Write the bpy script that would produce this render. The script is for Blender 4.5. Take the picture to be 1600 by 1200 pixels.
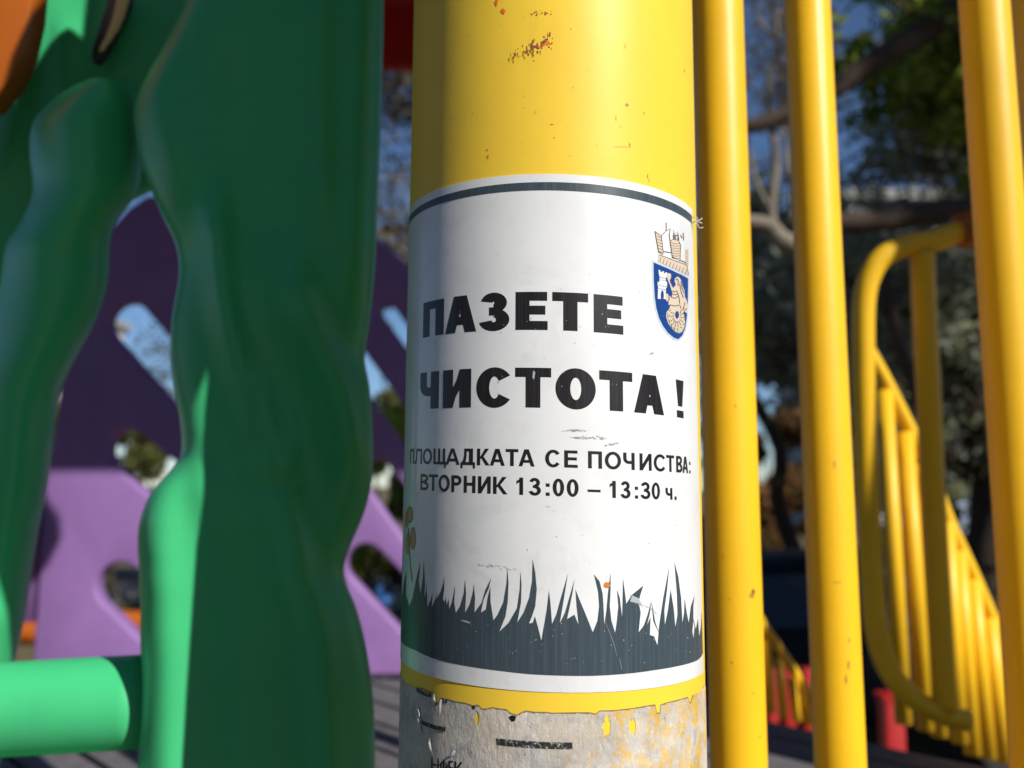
import bpy, bmesh, math, random
import numpy as np
from mathutils import Vector, Matrix, noise
from mathutils.geometry import delaunay_2d_cdt

for o in list(bpy.data.objects): bpy.data.objects.remove(o)
random.seed(7); RNG = np.random.default_rng(7)
SC = bpy.context.scene
COL = SC.collection
V = Vector
R_ = math.radians

# ------------------------------------------------------------------ camera, sky, sun, exposure
EYE = V((0, 0, 1.95)); FPX = 1350.0
PITCH = math.atan(157/1350); ROLL = 0.0059
FW = V((0, math.cos(PITCH), math.sin(PITCH)))
R0 = V((1, 0, 0)); U0 = V((0, -math.sin(PITCH), math.cos(PITCH)))
CR = R0*math.cos(ROLL) + U0*math.sin(ROLL); CU = -R0*math.sin(ROLL) + U0*math.cos(ROLL)
cam = bpy.data.cameras.new('camera'); camo = bpy.data.objects.new('camera', cam); COL.objects.link(camo)
m = Matrix((CR, CU, -FW)).transposed().to_4x4(); m.translation = EYE
camo.matrix_world = m
cam.sensor_width = 36; cam.lens = FPX/1600*36; cam.clip_start = 0.01; cam.clip_end = 3000
cam.dof.use_dof = True; cam.dof.focus_distance = 0.287; cam.dof.aperture_fstop = 9.0; cam.dof.aperture_blades = 0
SC.camera = camo

SUN_AZ = R_(43)      # to the right of straight-back
SUN_EL = R_(35)
SDIR = V((math.sin(SUN_AZ)*math.cos(SUN_EL), -math.cos(SUN_AZ)*math.cos(SUN_EL), math.sin(SUN_EL)))
UU = V((math.cos(SUN_AZ), math.sin(SUN_AZ), 0)); WW = SDIR.cross(UU) * -1
if WW.z < 0: WW = -WW
w = bpy.data.worlds.new('World'); SC.world = w; w.use_nodes = True
nt = w.node_tree; nt.nodes.clear()
sk = nt.nodes.new('ShaderNodeTexSky'); sk.sky_type = 'NISHITA'; sk.sun_disc = False
sk.sun_elevation = SUN_EL; sk.sun_rotation = math.atan2(SDIR.x, SDIR.y)
sk.air_density = 1.0; sk.dust_density = 0.0; sk.ozone_density = 6.0; sk.altitude = 1000
bg = nt.nodes.new('ShaderNodeBackground'); bg.inputs[1].default_value = 0.072
wo = nt.nodes.new('ShaderNodeOutputWorld')
nt.links.new(sk.outputs[0], bg.inputs[0]); nt.links.new(bg.outputs[0], wo.inputs[0])
sl = bpy.data.lights.new('sun', 'SUN'); sl.energy = 5.0; sl.angle = R_(0.53); sl.color = (1, .955, .88)
so = bpy.data.objects.new('sun', sl); COL.objects.link(so)
so.rotation_euler = SDIR.to_track_quat('Z', 'Y').to_euler()
SC.view_settings.view_transform = 'Standard'; SC.view_settings.look = 'None'
SC.view_settings.exposure = 0.31; SC.view_settings.gamma = 1; SC.view_settings.use_curve_mapping = False
try:
    SC.cycles.max_bounces = 8; SC.cycles.diffuse_bounces = 5
except Exception: pass

# ------------------------------------------------------------------ helpers
def P(px, py, d):
    return EYE + (FW + CR*((px-800)/FPX) + CU*((600-py)/FPX))*d
def ray(px, py): return (FW + CR*((px-800)/FPX) + CU*((600-py)/FPX)).normalized()
def on_plane(px, py, p0, n):
    r = ray(px, py); t = (p0-EYE).dot(n)/r.dot(n); return EYE + r*t
def G(px, dist, z=0): return V(((px-800)/FPX*dist, dist, z))

def link(o, parent=None):
    COL.objects.link(o)
    if parent is not None: o.parent = parent
    return o
def mesh_obj(name, verts, faces, mat, parent=None, smooth=True, loc=None):
    me = bpy.data.meshes.new(name)
    verts = [tuple(v) for v in verts]
    if parent is not None and loc is None:
        pl = parent_world(parent); verts = [(a-pl[0], b-pl[1], c-pl[2]) for a, b, c in verts]
    if loc is not None: verts = [(a-loc[0], b-loc[1], c-loc[2]) for a, b, c in verts]
    me.from_pydata(verts, [], faces); me.update()
    if smooth: me.polygons.foreach_set('use_smooth', [True]*len(me.polygons))
    if mat: me.materials.append(mat)
    o = bpy.data.objects.new(name, me); link(o, parent)
    if loc is not None:
        o.location = loc if parent is None else V(loc)-parent_world(parent)
    return o
def parent_world(p):
    l = V((0, 0, 0))
    while p is not None: l = l + p.location; p = p.parent
    return l
def thing(name, label, cat, loc, group=None):
    o = bpy.data.objects.new(name, None); o.location = loc; o.empty_display_size = .05; COL.objects.link(o)
    o['label'] = label; o['category'] = cat
    if group: o['group'] = group
    return o
def tag(o, label, cat, group=None, kind=None):
    o['label'] = label
    if cat: o['category'] = cat
    if group: o['group'] = group
    if kind: o['kind'] = kind
    return o

def tube(pts, r, n=20, cap=True, closed=False):
    """swept tube; r scalar or list"""
    pts = [V(p) for p in pts]; k = len(pts)
    rs = r if isinstance(r, (list, tuple)) else [r]*k
    vs = []; fs = []
    prev = None
    for i, p in enumerate(pts):
        if closed: t = (pts[(i+1) % k]-pts[i-1]).normalized()
        else: t = (pts[min(i+1, k-1)]-pts[max(i-1, 0)]).normalized()
        if prev is None:
            a = V((0, 0, 1)) if abs(t.z) < .9 else V((1, 0, 0))
            x = t.cross(a).normalized()
        else:
            x = (prev - t*prev.dot(t)).normalized()
        prev = x; y = t.cross(x)
        for j in range(n):
            an = 2*math.pi*j/n
            vs.append(p + (x*math.cos(an)+y*math.sin(an))*rs[i])
    for i in range(k-1 if not closed else k):
        i2 = (i+1) % k
        for j in range(n):
            j2 = (j+1) % n
            fs.append((i*n+j, i*n+j2, i2*n+j2, i2*n+j))
    if cap and not closed:
        fs.append(tuple(range(n-1, -1, -1))); fs.append(tuple((k-1)*n+j for j in range(n)))
    return vs, fs
def join(*parts):
    vs = []; fs = []
    for a, b in parts:
        o = len(vs); vs += list(a); fs += [tuple(i+o for i in f) for f in b]
    return vs, fs
def smooth_path(pts, sub=8):
    pts = [V(p) for p in pts]; out = []
    for i in range(len(pts)-1):
        p0 = pts[max(i-1, 0)]; p1 = pts[i]; p2 = pts[i+1]; p3 = pts[min(i+2, len(pts)-1)]
        for s in range(sub):
            t = s/sub
            out.append(.5*((2*p1)+(p2-p0)*t+(2*p0-5*p1+4*p2-p3)*t*t+(3*p1-p0-3*p2+p3)*t**3))
    out.append(pts[-1]); return out
def box(c, s, rot=0):
    cx, cy, cz = c; x, y, z = s[0]/2, s[1]/2, s[2]/2
    vs = []
    for dz in (-z, z):
        for dx, dy in ((-x, -y), (x, -y), (x, y), (-x, y)):
            vs.append(V((cx+dx*math.cos(rot)-dy*math.sin(rot), cy+dx*math.sin(rot)+dy*math.cos(rot), cz+dz)))
    return vs, [(3, 2, 1, 0), (4, 5, 6, 7), (0, 1, 5, 4), (1, 2, 6, 5), (2, 3, 7, 6), (3, 0, 4, 7)]
def bevel_obj(o, wd=.004, seg=2):
    bm = bmesh.new(); bm.from_mesh(o.data)
    es = [e for e in bm.edges if len(e.link_faces) == 2 and e.calc_face_angle() > .5]
    bmesh.ops.bevel(bm, geom=es, offset=wd, segments=seg, affect='EDGES', profile=.5)
    bm.to_mesh(o.data); bm.free()
    try: o.data.set_sharp_from_angle(angle=.6)
    except Exception: pass

# polygon csg: ops = [(+1|-1, [(x,y)..])], later ops win
def csg(ops):
    vc = []; fc = []
    for sg, pl in ops:
        b = len(vc)
        a = sum(pl[i][0]*pl[(i+1) % len(pl)][1]-pl[(i+1) % len(pl)][0]*pl[i][1] for i in range(len(pl)))
        if a < 0: pl = pl[::-1]
        vc += [V((p[0], p[1])) for p in pl]; fc.append(list(range(b, b+len(pl))))
    r = delaunay_2d_cdt(vc, [], fc, 1, 1e-5, True)
    out = []
    for f, src in zip(r[2], r[5]):
        if src and ops[max(src)][0] > 0: out.append([tuple(r[0][i]) for i in f])
    return out
def slab_split(tris, step):
    out = []
    def clip(poly, x, keep_gt):
        res = []
        for i in range(len(poly)):
            a = poly[i]; b = poly[(i+1) % len(poly)]
            ia = (a[0] >= x) if keep_gt else (a[0] <= x); ib = (b[0] >= x) if keep_gt else (b[0] <= x)
            if ia: res.append(a)
            if ia != ib:
                t = (x-a[0])/(b[0]-a[0]); res.append((x, a[1]+(b[1]-a[1])*t))
        return res
    for t in tris:
        x0 = min(p[0] for p in t); x1 = max(p[0] for p in t)
        k0 = math.floor(x0/step); k1 = math.ceil(x1/step)
        for k in range(k0, k1):
            q = clip(clip(t, k*step, True), (k+1)*step, False) if k1-k0 > 1 else t
            if len(q) >= 3:
                out.append(q)
    return out

# ------------------------------------------------------------------ materials
def mat(name, col, rough=.5, spec=.5, coat=0, **kw):
    m = bpy.data.materials.new(name); m.use_nodes = True
    b = m.node_tree.nodes['Principled BSDF']
    b.inputs['Base Color'].default_value = (*col, 1); b.inputs['Roughness'].default_value = rough
    b.inputs['Specular IOR Level'].default_value = spec
    b.inputs['Coat Weight'].default_value = coat; b.inputs['Coat Roughness'].default_value = kw.get('coat_rough', .08)
    return m
def nodes(m): return m.node_tree.nodes, m.node_tree.links, m.node_tree.nodes['Principled BSDF']
def coordn(m, kind='Object'):
    n, l, b = nodes(m); t = n.new('ShaderNodeTexCoord'); return t.outputs[kind]
def noise_n(m, scale, detail=6, rough=.6, src=None, vscale=None, dist=0):
    n, l, b = nodes(m)
    t = n.new('ShaderNodeTexNoise'); t.inputs['Scale'].default_value = scale
    t.inputs['Detail'].default_value = detail; t.inputs['Roughness'].default_value = rough
    t.inputs['Distortion'].default_value = dist
    s = src if src is not None else coordn(m)
    if vscale:
        mp = n.new('ShaderNodeMapping'); mp.inputs['Scale'].default_value = vscale
        l.new(s, mp.inputs[0]); s = mp.outputs[0]
    l.new(s, t.inputs['Vector']); return t.outputs[0]
def ramp(m, fac, stops, interp='LINEAR'):
    n, l, b = nodes(m); r = n.new('ShaderNodeValToRGB'); r.color_ramp.interpolation = interp
    els = r.color_ramp.elements
    while len(els) < len(stops): els.new(.5)
    for e, (p, c) in zip(els, stops): e.position = p; e.color = (*c, 1) if len(c) == 3 else c
    l.new(fac, r.inputs[0]); return r.outputs[0]
def mix(m, fac, a, b_, mode='MIX'):
    n, l, b = nodes(m); x = n.new('ShaderNodeMix'); x.data_type = 'RGBA'; x.blend_type = mode
    for s, v in ((0, fac), (6, a), (7, b_)):
        if isinstance(v, (int, float)): x.inputs[s].default_value = v
        elif isinstance(v, tuple): x.inputs[s].default_value = (*v, 1)
        else: l.new(v, x.inputs[s])
    return x.outputs[2]
def bump(m, h, strength=.2, dist=.001):
    n, l, b = nodes(m); x = n.new('ShaderNodeBump'); x.inputs['Strength'].default_value = strength
    x.inputs['Distance'].default_value = dist; l.new(h, x.inputs['Height']); l.new(x.outputs[0], b.inputs['Normal'])
def setc(m, c):
    n, l, b = nodes(m); l.new(c, b.inputs['Base Color'])
def setr(m, fac, lo, hi):
    n, l, b = nodes(m); r = n.new('ShaderNodeMapRange'); r.inputs[3].default_value = lo; r.inputs[4].default_value = hi
    l.new(fac, r.inputs[0]); l.new(r.outputs[0], b.inputs['Roughness'])

def painted(name, col, rough=.32, spec=.5, dirt=.25, sc=1.0, bumps=.05, coat=0):
    m = mat(name, col, rough, spec, coat=coat)
    big = noise_n(m, 9*sc, 5)
    sp = noise_n(m, 420*sc, 3)
    c1 = mix(m, ramp(m, big, [(.35, (0, 0, 0)), (.75, (1, 1, 1))]), col, tuple(x*.86 for x in col))
    spk = ramp(m, sp, [(.70, (0, 0, 0)), (.76, (1, 1, 1))])
    c2 = mix(m, spk, c1, tuple(x*(1-dirt) for x in col))
    sr = noise_n(m, 60*sc, 4, .75, None, (1, 1, 14), 1.2); gt_ = noise_n(m, 16, 2, .5)
    scr = mix(m, 1.0, ramp(m, sr, [(.66, (0, 0, 0)), (.72, (1, 1, 1))]), ramp(m, gt_, [(.5, (0, 0, 0)), (.7, (.7, .7, .7))]), 'MULTIPLY')
    st = noise_n(m, 30*sc, 5, .65, None, (1, 1, .12)); st2 = noise_n(m, 7, 3, .6)
    dr = mix(m, 1.0, ramp(m, st, [(.50, (0, 0, 0)), (.75, (1, 1, 1))]), ramp(m, st2, [(.45, (0, 0, 0)), (.7, (.55, .55, .55))]), 'MULTIPLY')
    c2 = mix(m, dr, c2, tuple(x*.55+.012 for x in col))
    c2 = mix(m, scr, c2, tuple(min(.9, x*.7+.09) for x in col))
    setc(m, c2)
    setr(m, big, rough*.75, rough*1.35)
    bump(m, noise_n(m, 55*sc, 4), bumps, .002)
    return m
YEL = (.88, .60, .028)
M_post = painted('yellow_post_paint', (.82, .55, .045), .45, .25, .35, 1, .05, 0)
M_bar = painted('yellow_bar_paint', (.82, .48, .014), .42, .35, .3, 1, .06)
M_green = painted('green_plastic', (.052, .48, .19), .36, .4, .3, 1, .05)
M_purple = painted('purple_plastic', (.24, .128, .345), .5, .4, .1, 1, .1)
M_red = painted('red_plastic', (.38, .012, .010), .4)
M_orange = painted('orange_plastic', (.38, .09, .004), .4)
M_blue = painted('blue_plastic', (.01, .07, .22), .4)

M_white = mat('sticker_white', (.70, .71, .73), .33, .5, coat=.3)
uv = coordn(M_white, 'UV')
g1 = noise_n(M_white, 30, 6, .6, uv); g2 = noise_n(M_white, 900, 4, .7, uv)
c = mix(M_white, ramp(M_white, g1, [(.42, (0, 0, 0)), (.8, (1, 1, 1))]), (.69, .70, .715), (.60, .61, .62))
c = mix(M_white, ramp(M_white, g2, [(.70, (0, 0, 0)), (.78, (.55, .55, .55))]), c, (.42, .43, .44))
# faint ball-pen marks
g3 = noise_n(M_white, 120, 5, .75, uv, (1, 3.0, 1), 1.5); g3b = noise_n(M_white, 22, 2, .5, uv)
pen = mix(M_white, 1.0, ramp(M_white, g3, [(.655, (0, 0, 0)), (.69, (1, 1, 1))]), ramp(M_white, g3b, [(.52, (0, 0, 0)), (.66, (.5, .5, .5))]), 'MULTIPLY')
c = mix(M_white, pen, c, (.45, .60, .75))
c = mix(M_white, ramp(M_white, noise_n(M_white, 55, 7, .75, uv, (1, .8, 1), .8), [(.52, (0, 0, 0)), (.72, (.5, .5, .5))]), c, (.50, .50, .48))
setc(M_white, c); setr(M_white, g1, .26, .42)
bump(M_white, noise_n(M_white, 70, 4, .5, uv), .12, .0008)
gr3 = noise_n(M_white, 14, 5, .7, uv)

def ink(name, col, streak=.35):
    m = mat(name, col, .38, .3, coat=.08)
    uv = coordn(m, 'UV')
    a = noise_n(m, 1, 4, .7, uv, (1900, 25, 1))
    s = noise_n(m, 1300, 3, .6, uv)
    light = tuple(min(1, x*1.6+.055) for x in col)
    c = mix(m, ramp(m, a, [(.45, (0, 0, 0)), (.8, (streak, streak, streak))]), col, light)
    c = mix(m, ramp(m, s, [(.765, (0, 0, 0)), (.80, (.6, .6, .6))]), c, (.62, .64, .66))
    setc(m, c); return m
M_ink = ink('black_print', (.011, .009, .011))
M_slate = ink('slate_print', (.038, .056, .072), .55)
M_logo_blue = ink('emblem_blue', (.005, .042, .20), .1)
M_cream = mat('emblem_cream', (.56, .47, .37), .36)
M_brown = mat('emblem_brown', (.09, .05, .035), .4)
M_silver = mat('emblem_silver', (.45, .52, .60), .36)
M_flower = mat('flower_print', (.50, .22, .10), .4)
M_rust = mat('rust_mark', (.22, .075, .03), .8, .2)
M_redmark = mat('red_mark', (.75, .12, .02), .5)
M_dirt = mat('scuff_grey', (.30, .29, .27), .7, .2)
M_scratch = mat('scratch_white', (.34, .37, .39), .5)

M_paper = mat('torn_paper', (.6, .58, .54), .75, .2)
uv = coordn(M_paper, 'UV')
a = noise_n(M_paper, 75, 7, .65, uv, None, .6); b2 = noise_n(M_paper, 130, 6, .7, uv, (1, .6, 1), .4); c3 = noise_n(M_paper, 700, 5, .7, uv, (1, .45, 1))
d4 = noise_n(M_paper, 28, 3, .5, uv)
c = ramp(M_paper, a, [(.30, (.34, .34, .36)), (.46, (.60, .58, .55)), (.60, (.66, .60, .50)), (.72, (.60, .60, .60))])
n_, l_, b_ = nodes(M_paper)
sx = n_.new('ShaderNodeSeparateXYZ'); l_.new(uv, sx.inputs[0])
mr = n_.new('ShaderNodeMapRange'); mr.inputs[1].default_value = -.028; mr.inputs[2].default_value = .030; mr.inputs[3].default_value = -.16; mr.inputs[4].default_value = .10
l_.new(sx.outputs[0], mr.inputs[0])
ad = n_.new('ShaderNodeMath'); ad.operation = 'ADD'; l_.new(b2, ad.inputs[0]); l_.new(mr.outputs[0], ad.inputs[1])
c = mix(M_paper, ramp(M_paper, ad.outputs[0], [(.55, (0, 0, 0)), (.62, (.5, .5, .5)), (.70, (1, 1, 1))]), c, (.76, .50, .10))
c = mix(M_paper, ramp(M_paper, c3, [(.60, (0, 0, 0)), (.72, (.8, .8, .8))]), c, (.16, .14, .12))
c = mix(M_paper, 1.0, c, ramp(M_paper, noise_n(M_paper, 48, 6, .7, uv), [(.3, (.55, .52, .50)), (.7, (.95, .95, .95))]), 'MULTIPLY')
c = mix(M_paper, ramp(M_paper, c3, [(.30, (.7, .7, .7)), (.42, (0, 0, 0))]), c, (.78, .77, .74))
setc(M_paper, c); bump(M_paper, c3, .7, .0006)
M_smear = mat('smudged_print', (.02, .02, .02), .6)
uv = coordn(M_smear, 'UV')
setc(M_smear, ramp(M_smear, noise_n(M_smear, 900, 4, .8, uv), [(.55, (.015, .015, .017)), (.62, (.5, .49, .46))]))

# ------------------------------------------------------------------ cylinder mapping of the post
POST = V((0.0152, 0.3363, 0)); PR = 0.057
_c = P(862, 757, 1.0)-EYE; _c = V((_c.x, _c.y)); _c.normalize(); POST = V((_c.x*.3393, _c.y*.3393, 0))
def cyl(px, py, R=PR):
    """pixel -> (arc length s from the side facing -Y, height z)"""
    r = ray(px, py); o = EYE-POST
    A = r.x*r.x+r.y*r.y; B = 2*(o.x*r.x+o.y*r.y); Cc = o.x*o.x+o.y*o.y-R*R
    D = max(B*B-4*A*Cc, 0); t = (-B-math.sqrt(D))/(2*A)
    p = EYE+r*t; q = p-POST
    return (math.atan2(q.x, -q.y)*R, p.z)
def bend(s, z, R): a = s/PR; return V((POST.x+R*math.sin(a), POST.y-R*math.cos(a), z))
def decal(name, polys, R, mt, parent, step=.0015):
    """flat polygons in (s,z) bent round the post"""
    pl = slab_split([[(p[0], p[1]) for p in q] for q in polys], step)
    pw = parent_world(parent) if parent else V((0, 0, 0))
    bm = bmesh.new(); uvl = bm.loops.layers.uv.new('UVMap')
    for q in pl:
        ok = []
        for p in q:
            if not ok or (abs(p[0]-ok[-1][0])+abs(p[1]-ok[-1][1]) > 2e-7): ok.append(p)
        if len(ok) < 3: continue
        vs = [bm.verts.new(bend(p[0], p[1], R)-pw) for p in ok]
        f = bm.faces.new(vs); f.smooth = True
        for lp, p in zip(f.loops, ok): lp[uvl].uv = (p[0], p[1])
    bmesh.ops.remove_doubles(bm, verts=bm.verts, dist=3e-7)
    bmesh.ops.dissolve_degenerate(bm, dist=1e-7, edges=bm.edges)
    for f in bm.faces:
        f.normal_update(); cc = f.calc_center_median()+pw-POST
        if f.normal.x*cc.x+f.normal.y*cc.y < 0: f.normal_flip()
    me = bpy.data.meshes.new(name); bm.to_mesh(me); bm.free(); me.materials.append(mt)
    o = bpy.data.objects.new(name, me); link(o, parent); return o
def pxops(lst):   # list of (sign, [(px,py)..]) -> metres x1000 csg -> polys in metres
    ops = [(s, [tuple(v*1000 for v in cyl(*p)) for p in pl]) for s, pl in lst]
    ops = [(s, [(x, y-1950) for x, y in pl]) for s, pl in ops]
    return [[(x/1000, (y+1950)/1000) for x, y in t] for t in csg(ops)]
def Z6(l): return [(600+x/3.0769, 700+y/3.0769) for x, y in l]
def Z5(l): return [(600+x/3.0769, 340+y/3.0769) for x, y in l]
def ZE(l): return [(980+x/5.457, 330+y/5.457) for x, y in l]
def ZT(l): return [(600+x/5, 960+y/5) for x, y in l]
def ZU(l): return [(860+x/5, 960+y/5) for x, y in l]
def Z4(l): return [(600+x/3.2, y/3.2) for x, y in l]
def stroke_px(pts, wd):
    """tapered stroke polygon in pixels"""
    L = []; Rr = []; k = len(pts)
    for i, p in enumerate(pts):
        a = pts[max(i-1, 0)]; b = pts[min(i+1, k-1)]
        dx, dy = b[0]-a[0], b[1]-a[1]; n = math.hypot(dx, dy) or 1
        ww = wd if not isinstance(wd, (list, tuple)) else wd[i]
        L.append((p[0]-dy/n*ww/2, p[1]+dx/n*ww/2)); Rr.append((p[0]+dy/n*ww/2, p[1]-dx/n*ww/2))
    return L+Rr[::-1]

# ------------------------------------------------------------------ setting: ground
def noise_ground(name, cols, scale, rough=.9):
    m = mat(name, cols[0], rough, .2)
    a = noise_n(m, scale, 8, .65); b = noise_n(m, scale*14, 5, .7)
    c = ramp(m, a, [(.3, cols[0]), (.5, cols[1]), (.7, cols[2])])
    c = mix(m, .5, c, ramp(m, b, [(.3, (.25, .25, .25)), (.7, (1, 1, 1))]), 'MULTIPLY'); setc(m, c)
    bump(m, b, .6, .02); return m
M_ground = noise_ground('earth_and_grass', [(.05, .07, .022), (.16, .12, .07), (.09, .11, .03)], .5)
M_rubber = noise_ground('safety_surface', [(.20, .14, .10), (.26, .19, .13), (.16, .12, .09)], 3)
M_road = noise_ground('asphalt', [(.05, .05, .052), (.06, .06, .06), (.045, .045, .048)], 2)
gr = []
NS = 40
vs = []; fs = []
for i in range(NS+1):
    for j in range(NS+1):
        x = (i/NS-.5)*2; y = (j/NS-.5)*2
        x = x*abs(x)*400; y = y*abs(y)*400+20
        h = noise.noise(V((x*.03, y*.03, 0)))*.5*min(1, max(0, (math.hypot(x, y)-25)/40))
        vs.append((x, y, h))
for i in range(NS):
    for j in range(NS):
        a = i*(NS+1)+j; fs.append((a, a+NS+1, a+NS+2, a+1))
g = mesh_obj('ground', vs, fs, M_ground); g['kind'] = 'structure'
ring = [(math.cos(a)*r*1.0, math.sin(a)*r+2.5) for a, r in [(2*math.pi*i/40, 7.0+.5*math.sin(i*1.7)) for i in range(40)]]
o = mesh_obj('playground_surface', [(x*.8, y-.3, .006) for x, y in ring], [tuple(range(40))], M_rubber, smooth=False); o['kind'] = 'structure'
o = mesh_obj('road', [(-60, 16, .09), (60, 12, .09), (60, 17, .09), (-60, 21, .09)], [(0, 1, 2, 3)], M_road, smooth=False); o['kind'] = 'structure'
M_kerb = noise_ground('kerb_concrete', [(.3, .3, .29), (.36, .35, .33), (.28, .28, .27)], 3)
vs, fs = box((0, 13.9, .07), (120, .18, .2), -.0333); o = mesh_obj('kerb', vs, fs, M_kerb, smooth=False); o['kind'] = 'structure'

# ------------------------------------------------------------------ buildings far behind
M_wall_g = noise_ground('render_grey', [(.30, .32, .36), (.34, .35, .38), (.27, .29, .33)], .6)
M_wall_w = noise_ground('render_pale', [(.62, .60, .55), (.66, .64, .60), (.58, .56, .52)], .6)
M_glass = mat('window_glass', (.012, .018, .028), .15, .25)
M_frame = mat('window_frame', (.6, .6, .6), .5)
M_balc = mat('balcony_panel', (.25, .3, .42), .6)
def building(label, px0, px1, dist, height, wallm, seed):
    x0 = (px0-800)/FPX*dist; x1 = (px1-800)/FPX*dist; wd = x1-x0; cx = (x0+x1)/2
    t = thing('apartment_building', label, 'building', (cx, dist, 0))
    vs, fs = box((cx, dist+5, height/2), (wd, 10, height)); mesh_obj('wall', vs, fs, wallm, t, False)
    vs, fs = box((cx, dist+5, height+.2), (wd+.6, 10.6, .4)); mesh_obj('roof', vs, fs, M_kerb, t, False)
    fl = int(height/2.9); nb = max(2, int(wd/2.6)); rr = random.Random(seed)
    for k in range(fl):
        for i in range(nb):
            xx = x0+(i+.5)*wd/nb; zz = 1.6+k*2.9
            f = join(box((xx-.72, dist-.04, zz), (.08, .12, 1.5)), box((xx+.72, dist-.04, zz), (.08, .12, 1.5)),
                     box((xx, dist-.04, zz+.79), (1.52, .12, .08)), box((xx, dist-.04, zz-.79), (1.52, .12, .08)), box((xx, dist-.035, zz), (.06, .10, 1.48)))
            wn = mesh_obj('window', f[0], f[1], M_frame, t, False)
            vs, fs = box((xx, dist-.005, zz), (1.36, .02, 1.48)); mesh_obj('pane', vs, fs, M_glass, wn, False)
        if k % 2 == 0:
            vs, fs = join(box((cx, dist-.75, 2.9*k+.35), (wd*.5, 1.3, .16)), box((cx, dist-1.38, 2.9*k+.9), (wd*.5, .06, 1.0)))
            mesh_obj('balcony', vs, fs, M_balc, t, False)
building('grey apartment block half hidden by the tree behind the yellow gate', 1340, 1760, 34, 13.5, M_wall_g, 1)
building('pale apartment block seen through the upper slot of the purple panel', -190, 46, 44, 11.5, M_wall_w, 2)

# ------------------------------------------------------------------ trees and shrubs
def leafmat(name, c0, c1, c2, rough=.55, sc=2.2):
    m = mat(name, c0, rough, .3)
    a = noise_n(m, sc, 4, .7); b = noise_n(m, 23, 2, .6)
    c = ramp(m, a, [(.35, c0), (.5, c1), (.66, c2)]); c = mix(m, ramp(m, b, [(.35, (0, 0, 0)), (.65, (.75, .75, .75))]), c, tuple(x*.5 for x in c0))
    setc(m, c)
    n, l, bs = nodes(m)
    tr = n.new('ShaderNodeBsdfTranslucent'); l.new(c, tr.inputs[0]); mx = n.new('ShaderNodeMixShader'); mx.inputs[0].default_value = .5
    l.new(bs.outputs[0], mx.inputs[1]); l.new(tr.outputs[0], mx.inputs[2]); l.new(mx.outputs[0], n['Material Output'].inputs[0])
    return m
M_leaf_blue = leafmat('cedar_needles', (.15, .16, .10), (.36, .38, .31), (.34, .36, .09))
M_leaf_green = leafmat('green_leaves', (.13, .18, .03), (.38, .48, .06), (.22, .30, .05))
M_leaf_aut = leafmat('autumn_leaves', (.20, .15, .05), (.42, .19, .08), (.20, .21, .06), .55, 3)
M_leaf_olive = leafmat('olive_leaves', (.10, .115, .03), (.19, .19, .055), (.06, .075, .02))
M_leaf_brown = leafmat('dry_leaves', (.09, .065, .035), (.15, .105, .06), (.06, .07, .03))
M_bark = noise_ground('bark_dark', [(.05, .035, .026), (.085, .06, .045), (.04, .03, .024)], 4)
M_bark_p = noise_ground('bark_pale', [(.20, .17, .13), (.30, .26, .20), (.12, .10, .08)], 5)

def leaf_cloud(clumps, size, n, flat=1.0):
    """clumps: list of (centre, radius). many leaf-sized two-triangle faces"""
    cs = np.array([c for c, r in clumps], float); rs = np.array([r for c, r in clumps], float)
    wts = rs**2; wts /= wts.sum()
    idx = RNG.choice(len(clumps), n, p=wts)
    d = RNG.normal(size=(n, 3)); d /= np.linalg.norm(d, axis=1)[:, None]
    rad = RNG.random(n)**.5
    pos = cs[idx] + d*(rs[idx]*rad)[:, None]*np.array([1, 1, flat])
    a = RNG.normal(size=(n, 3)); a /= np.linalg.norm(a, axis=1)[:, None]
    b = np.cross(a, RNG.normal(size=(n, 3))); b /= np.linalg.norm(b, axis=1)[:, None]
    s = size*(.5+RNG.random(n))[:, None]
    q = np.stack([pos-a*s, pos+b*s*.42, pos+a*s, pos-b*s*.42], axis=1).reshape(-1, 3)
    return q
def cloud_obj(name, q, mt, parent):
    pw = parent_world(parent) if parent else V((0, 0, 0)); q = q-np.array(pw)[None]
    n = len(q)//4; me = bpy.data.meshes.new(name)
    me.vertices.add(n*4); me.vertices.foreach_set('co', q.astype(np.float32).ravel())
    me.loops.add(n*4); me.loops.foreach_set('vertex_index', np.arange(n*4, dtype=np.int32))
    me.polygons.add(n); me.polygons.foreach_set('loop_start', np.arange(0, n*4, 4, dtype=np.int32))
    me.polygons.foreach_set('loop_total', np.full(n, 4, dtype=np.int32))
    me.update(calc_edges=True); me.materials.append(mt)
    o = bpy.data.objects.new(name, me); link(o, parent); return o
def limb(p0, p1, r0, r1, wob, rr, k=7):
    p0 = V(p0); p1 = V(p1); L = (p1-p0).length
    pts = []
    for i in range(k+1):
        t = i/k; p = p0.lerp(p1, t)
        if 0 < i: p = p + V((rr.uniform(-1, 1), rr.uniform(-1, 1), rr.uniform(-1, 1)))*L*wob*(math.sin(math.pi*t)+.2)
        pts.append(p)
    return tube(smooth_path(pts, 3), [r0+(r1-r0)*i/(k*3) for i in range(k*3+1)], 8), pts
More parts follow.
